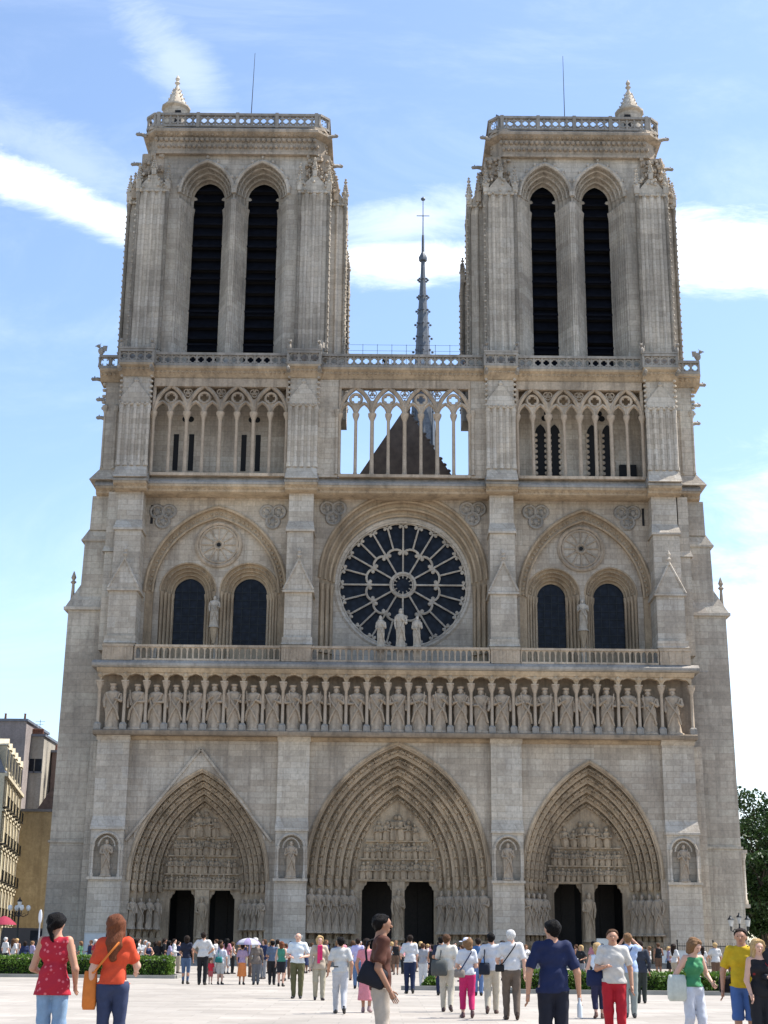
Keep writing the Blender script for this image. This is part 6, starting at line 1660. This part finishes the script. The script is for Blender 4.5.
# taller setback storey
o=empty('attic_house',(-33.2,22,0),az); m=MB(); m.box(-8,10.5,1.6,10,14.0,18.6); m.box(-8,10.7,1.4,1.6,18.3,18.75); m.box(-8,10.7,.4,1.5,15.9,16.05); m.build('wall',CREAM,o)
for k in range(8):
    m=MB(); m.box(-6.5+k*2.2,-5.5+k*2.2,1.56,1.62,16.3,18.1); m.build('window',M['glass'],o)
m=MB(); m.box(-8,10.5,1.6,10,0,14.0); m.build('lower_wall',CREAM,o); tag(o,'cream upper storeys set back above the balconied house','house')
def block(x0,x1,y0,y1,z1,mat,label,pots,name='rendered_house',roof=None):
    o=empty(name,((x0+x1)/2,(y0+y1)/2,0)); L=(x1-x0)/2; D_=(y1-y0)/2; m=MB(); m.box(-L,L,-D_,D_,0,z1); m.build('wall',mat,o); m=MB(); m.box(-L-.15,L+.15,-D_-.15,D_+.15,z1,z1+.25); m.build('coping',ZINC,o)
    for k in range(pots):
        x=-L+.3+k*(2*L-.6)/max(1,pots-1); m=MB(); m.lathe(x,-D_+.4,[(.13,z1+.2),(.10,z1+.75),(.14,z1+.8),(.12,z1+.85)],7); m.build('chimney_pot',plain('terracotta',(.20,.09,.06),.8),o)
    if name=='rendered_house' and z1>15:
        for k in range(2):
            m=MB(); x=(-L+L*.45) if k else L*.45; m.box(x-.35,x+.35,-D_-.03,-D_+.05,z1-3.6,z1-2.3); W=m.build('window',M['glass'],o); f=MB(); f.box(x-.45,x+.45,-D_-.10,-D_-.03,z1-3.75,z1-3.6); f.build('sill',ZINC,W)
        m=MB(); m.tube([(0,-D_+1,z1),(0,-D_+1,z1+1.9)],.03,4); m.tube([(-.5,-D_+1,z1+1.7),(.5,-D_+1,z1+1.7)],.02,4); m.tube([(-.35,-D_+1,z1+1.4),(.35,-D_+1,z1+1.4)],.02,4); m.build('aerial',M['iron'],o)
    tag(o,label,'house'); return o
o=block(-34.6,-24.5,33,46,13.0,OCHRE,'house with a blank ochre side wall between the cream house and the cathedral',0)
m=MB(); m.extrude_xz([(-4,13.2),(4,13.2),(2.4,15.4),(-2.6,15.4)],-5,5); m.build('roof',plain('brown_tiles',(.13,.09,.075),.8,.3,3),o)
block(-46,-37.4,44,54,23.0,stone('mauve_render',(.36,.32,.31),courses=False,stain=(.20,.18,.18),stain_amt=.5,pale=(.19,.17,.17)),'tall mauve grey chimney wall rising highest above the left roofs',5)
block(-37.6,-36.05,46.5,54,21.8,GREY,'grey chimney stack right of the mauve wall',6)
block(-35.9,-27,50,60,20.6,stone('brown_render',(.26,.19,.165),courses=False,stain=(.16,.12,.10),stain_amt=.5,pale=(.32,.25,.22)),'dark red brown chimney block next to the cathedral',4)
SKYSTR=.128; SKYDUST=.8; EXPO=1.10
CLOUDCOL=(7.0,7.25,7.6,1)
CLOUDS=[(-.285,.562,.075,.020,.85,-.40),(-.215,.530,.06,.016,.7,-.35),(-.25,.58,.09,.03,.16,-.5),(.02,.495,.07,.018,.9,0),(.02,.530,.07,.024,.35,.2),(.255,.505,.08,.028,1.0,0),(-.165,.665,.05,.035,.22,-.9),(.30,.15,.10,.16,.55,0)]
# ================================================================== camera, light, sky
import mathutils
sc=bpy.context.scene
F=1456.0; CAMP=math.atan(433/F); ROLL=R(.55)
cam=bpy.data.cameras.new('camera'); co=bpy.data.objects.new('camera',cam); col.objects.link(co)
cam.sensor_fit='VERTICAL'; cam.sensor_height=36; cam.sensor_width=27; cam.lens=F/1024*36; cam.clip_end=5000; cam.clip_start=.5
co.matrix_world=Matrix.Translation((-1.05,-105,1.4))@Matrix.Rotation(PI/2+CAMP,4,'X')@Matrix.Rotation(ROLL,4,'Z')
sc.camera=co
sunel,sunaz=R(58),R(14)     # behind the facade plane by 14 degrees, from the right
S=Vector((math.cos(sunel)*math.cos(sunaz),math.cos(sunel)*math.sin(sunaz),math.sin(sunel)))
sl=bpy.data.lights.new('sun','SUN'); sl.energy=4.2; sl.angle=R(.53); sl.color=(1,.955,.88)
so=bpy.data.objects.new('sun',sl); col.objects.link(so); so.rotation_euler=S.to_track_quat('Z','Y').to_euler(); so.location=(60,20,120)
w=bpy.data.worlds.new('World'); sc.world=w; w.use_nodes=True; t=w.node_tree; bg=t.nodes['Background']
sky=t.nodes.new('ShaderNodeTexSky'); sky.sky_type='NISHITA'; sky.sun_disc=False; sky.sun_elevation=sunel; sky.sun_rotation=PI/2-sunaz
sky.air_density=1.0; sky.dust_density=SKYDUST; sky.ozone_density=1.5; sky.altitude=60
bg.inputs['Strength'].default_value=SKYSTR
tc=t.nodes.new('ShaderNodeTexCoord'); sx=t.nodes.new('ShaderNodeSeparateXYZ'); t.links.new(tc.outputs['Generated'],sx.inputs[0])
def mth(op,a,b=None,c=None,clamp=False):
    n=t.nodes.new('ShaderNodeMath'); n.operation=op; n.use_clamp=clamp
    for i,v in enumerate((a,b,c)):
        if v is None: continue
        if isinstance(v,(int,float)): n.inputs[i].default_value=v
        else: t.links.new(v,n.inputs[i])
    return n.outputs[0]
yy=mth('MAXIMUM',sx.outputs[1],.05)
U=mth('DIVIDE',sx.outputs[0],yy); V=mth('DIVIDE',sx.outputs[2],yy)
cb=t.nodes.new('ShaderNodeCombineXYZ'); t.links.new(U,cb.inputs[0]); t.links.new(V,cb.inputs[1])
def nz(scale,sx_,sy_,det=6,rough=.6,dist=.0,off=0,rot=0):
    mp=t.nodes.new('ShaderNodeMapping'); mp.inputs['Scale'].default_value=(sx_,sy_,1); mp.inputs['Location'].default_value=(off,off*.7,0); mp.inputs['Rotation'].default_value=(0,0,rot)
    t.links.new(cb.outputs[0],mp.inputs[0])
    n=t.nodes.new('ShaderNodeTexNoise'); n.inputs['Scale'].default_value=scale; n.inputs['Detail'].default_value=det; n.inputs['Roughness'].default_value=rough; n.inputs['Distortion'].default_value=dist
    t.links.new(mp.outputs[0],n.inputs['Vector']); return n.outputs[0]
def smooth(v,a,b,x=0,y=1):
    n=t.nodes.new('ShaderNodeMapRange'); n.interpolation_type='SMOOTHSTEP'; n.clamp=True
    for i,q in enumerate((a,b,x,y)): n.inputs[i+1].default_value=q
    t.links.new(v,n.inputs[0]); return n.outputs[0]
n1=nz(10,1,2.6,10,.70,.5,1.3,.12); n2=nz(5,1,2.0,7,.62,.7,5.1,.25)
def blob(u,v,ru,rv,amp,slope=0,edge=.55):
    du=mth('MULTIPLY',mth('SUBTRACT',U,u),1/ru)
    dv=mth('MULTIPLY',mth('SUBTRACT',mth('SUBTRACT',V,v),mth('MULTIPLY',mth('SUBTRACT',U,u),slope)),1/rv)
    r=mth('SQRT',mth('ADD',mth('MULTIPLY',du,du),mth('MULTIPLY',dv,dv)))
    r=mth('ADD',r,mth('MULTIPLY',mth('SUBTRACT',n1,.5),2.3)); r=mth('ADD',r,mth('MULTIPLY',mth('SUBTRACT',n2,.5),.9))
    return mth('MULTIPLY',smooth(r,1.45,edge*.15),amp)
CL=[blob(*b) for b in CLOUDS]
tot=CL[0]
for c in CL[1:]: tot=mth('MAXIMUM',tot,c)
veil=mth("MULTIPLY",smooth(nz(3.2,1,2.0,8,.66,.8,2.2,-.5),.46,.85),.14)
tot=mth('MAXIMUM',tot,veil,clamp=True)
mx=t.nodes.new('ShaderNodeMix'); mx.data_type='RGBA'; t.links.new(tot,mx.inputs[0]); t.links.new(sky.outputs[0],mx.inputs[6]); mx.inputs[7].default_value=CLOUDCOL
t.links.new(mx.outputs[2],bg.inputs['Color'])
vs=sc.view_settings; vs.view_transform='Standard'; vs.look='None'; vs.exposure=EXPO; vs.gamma=1; vs.use_curve_mapping=False
sc.cycles.use_denoising=True; sc.cycles.max_bounces=6
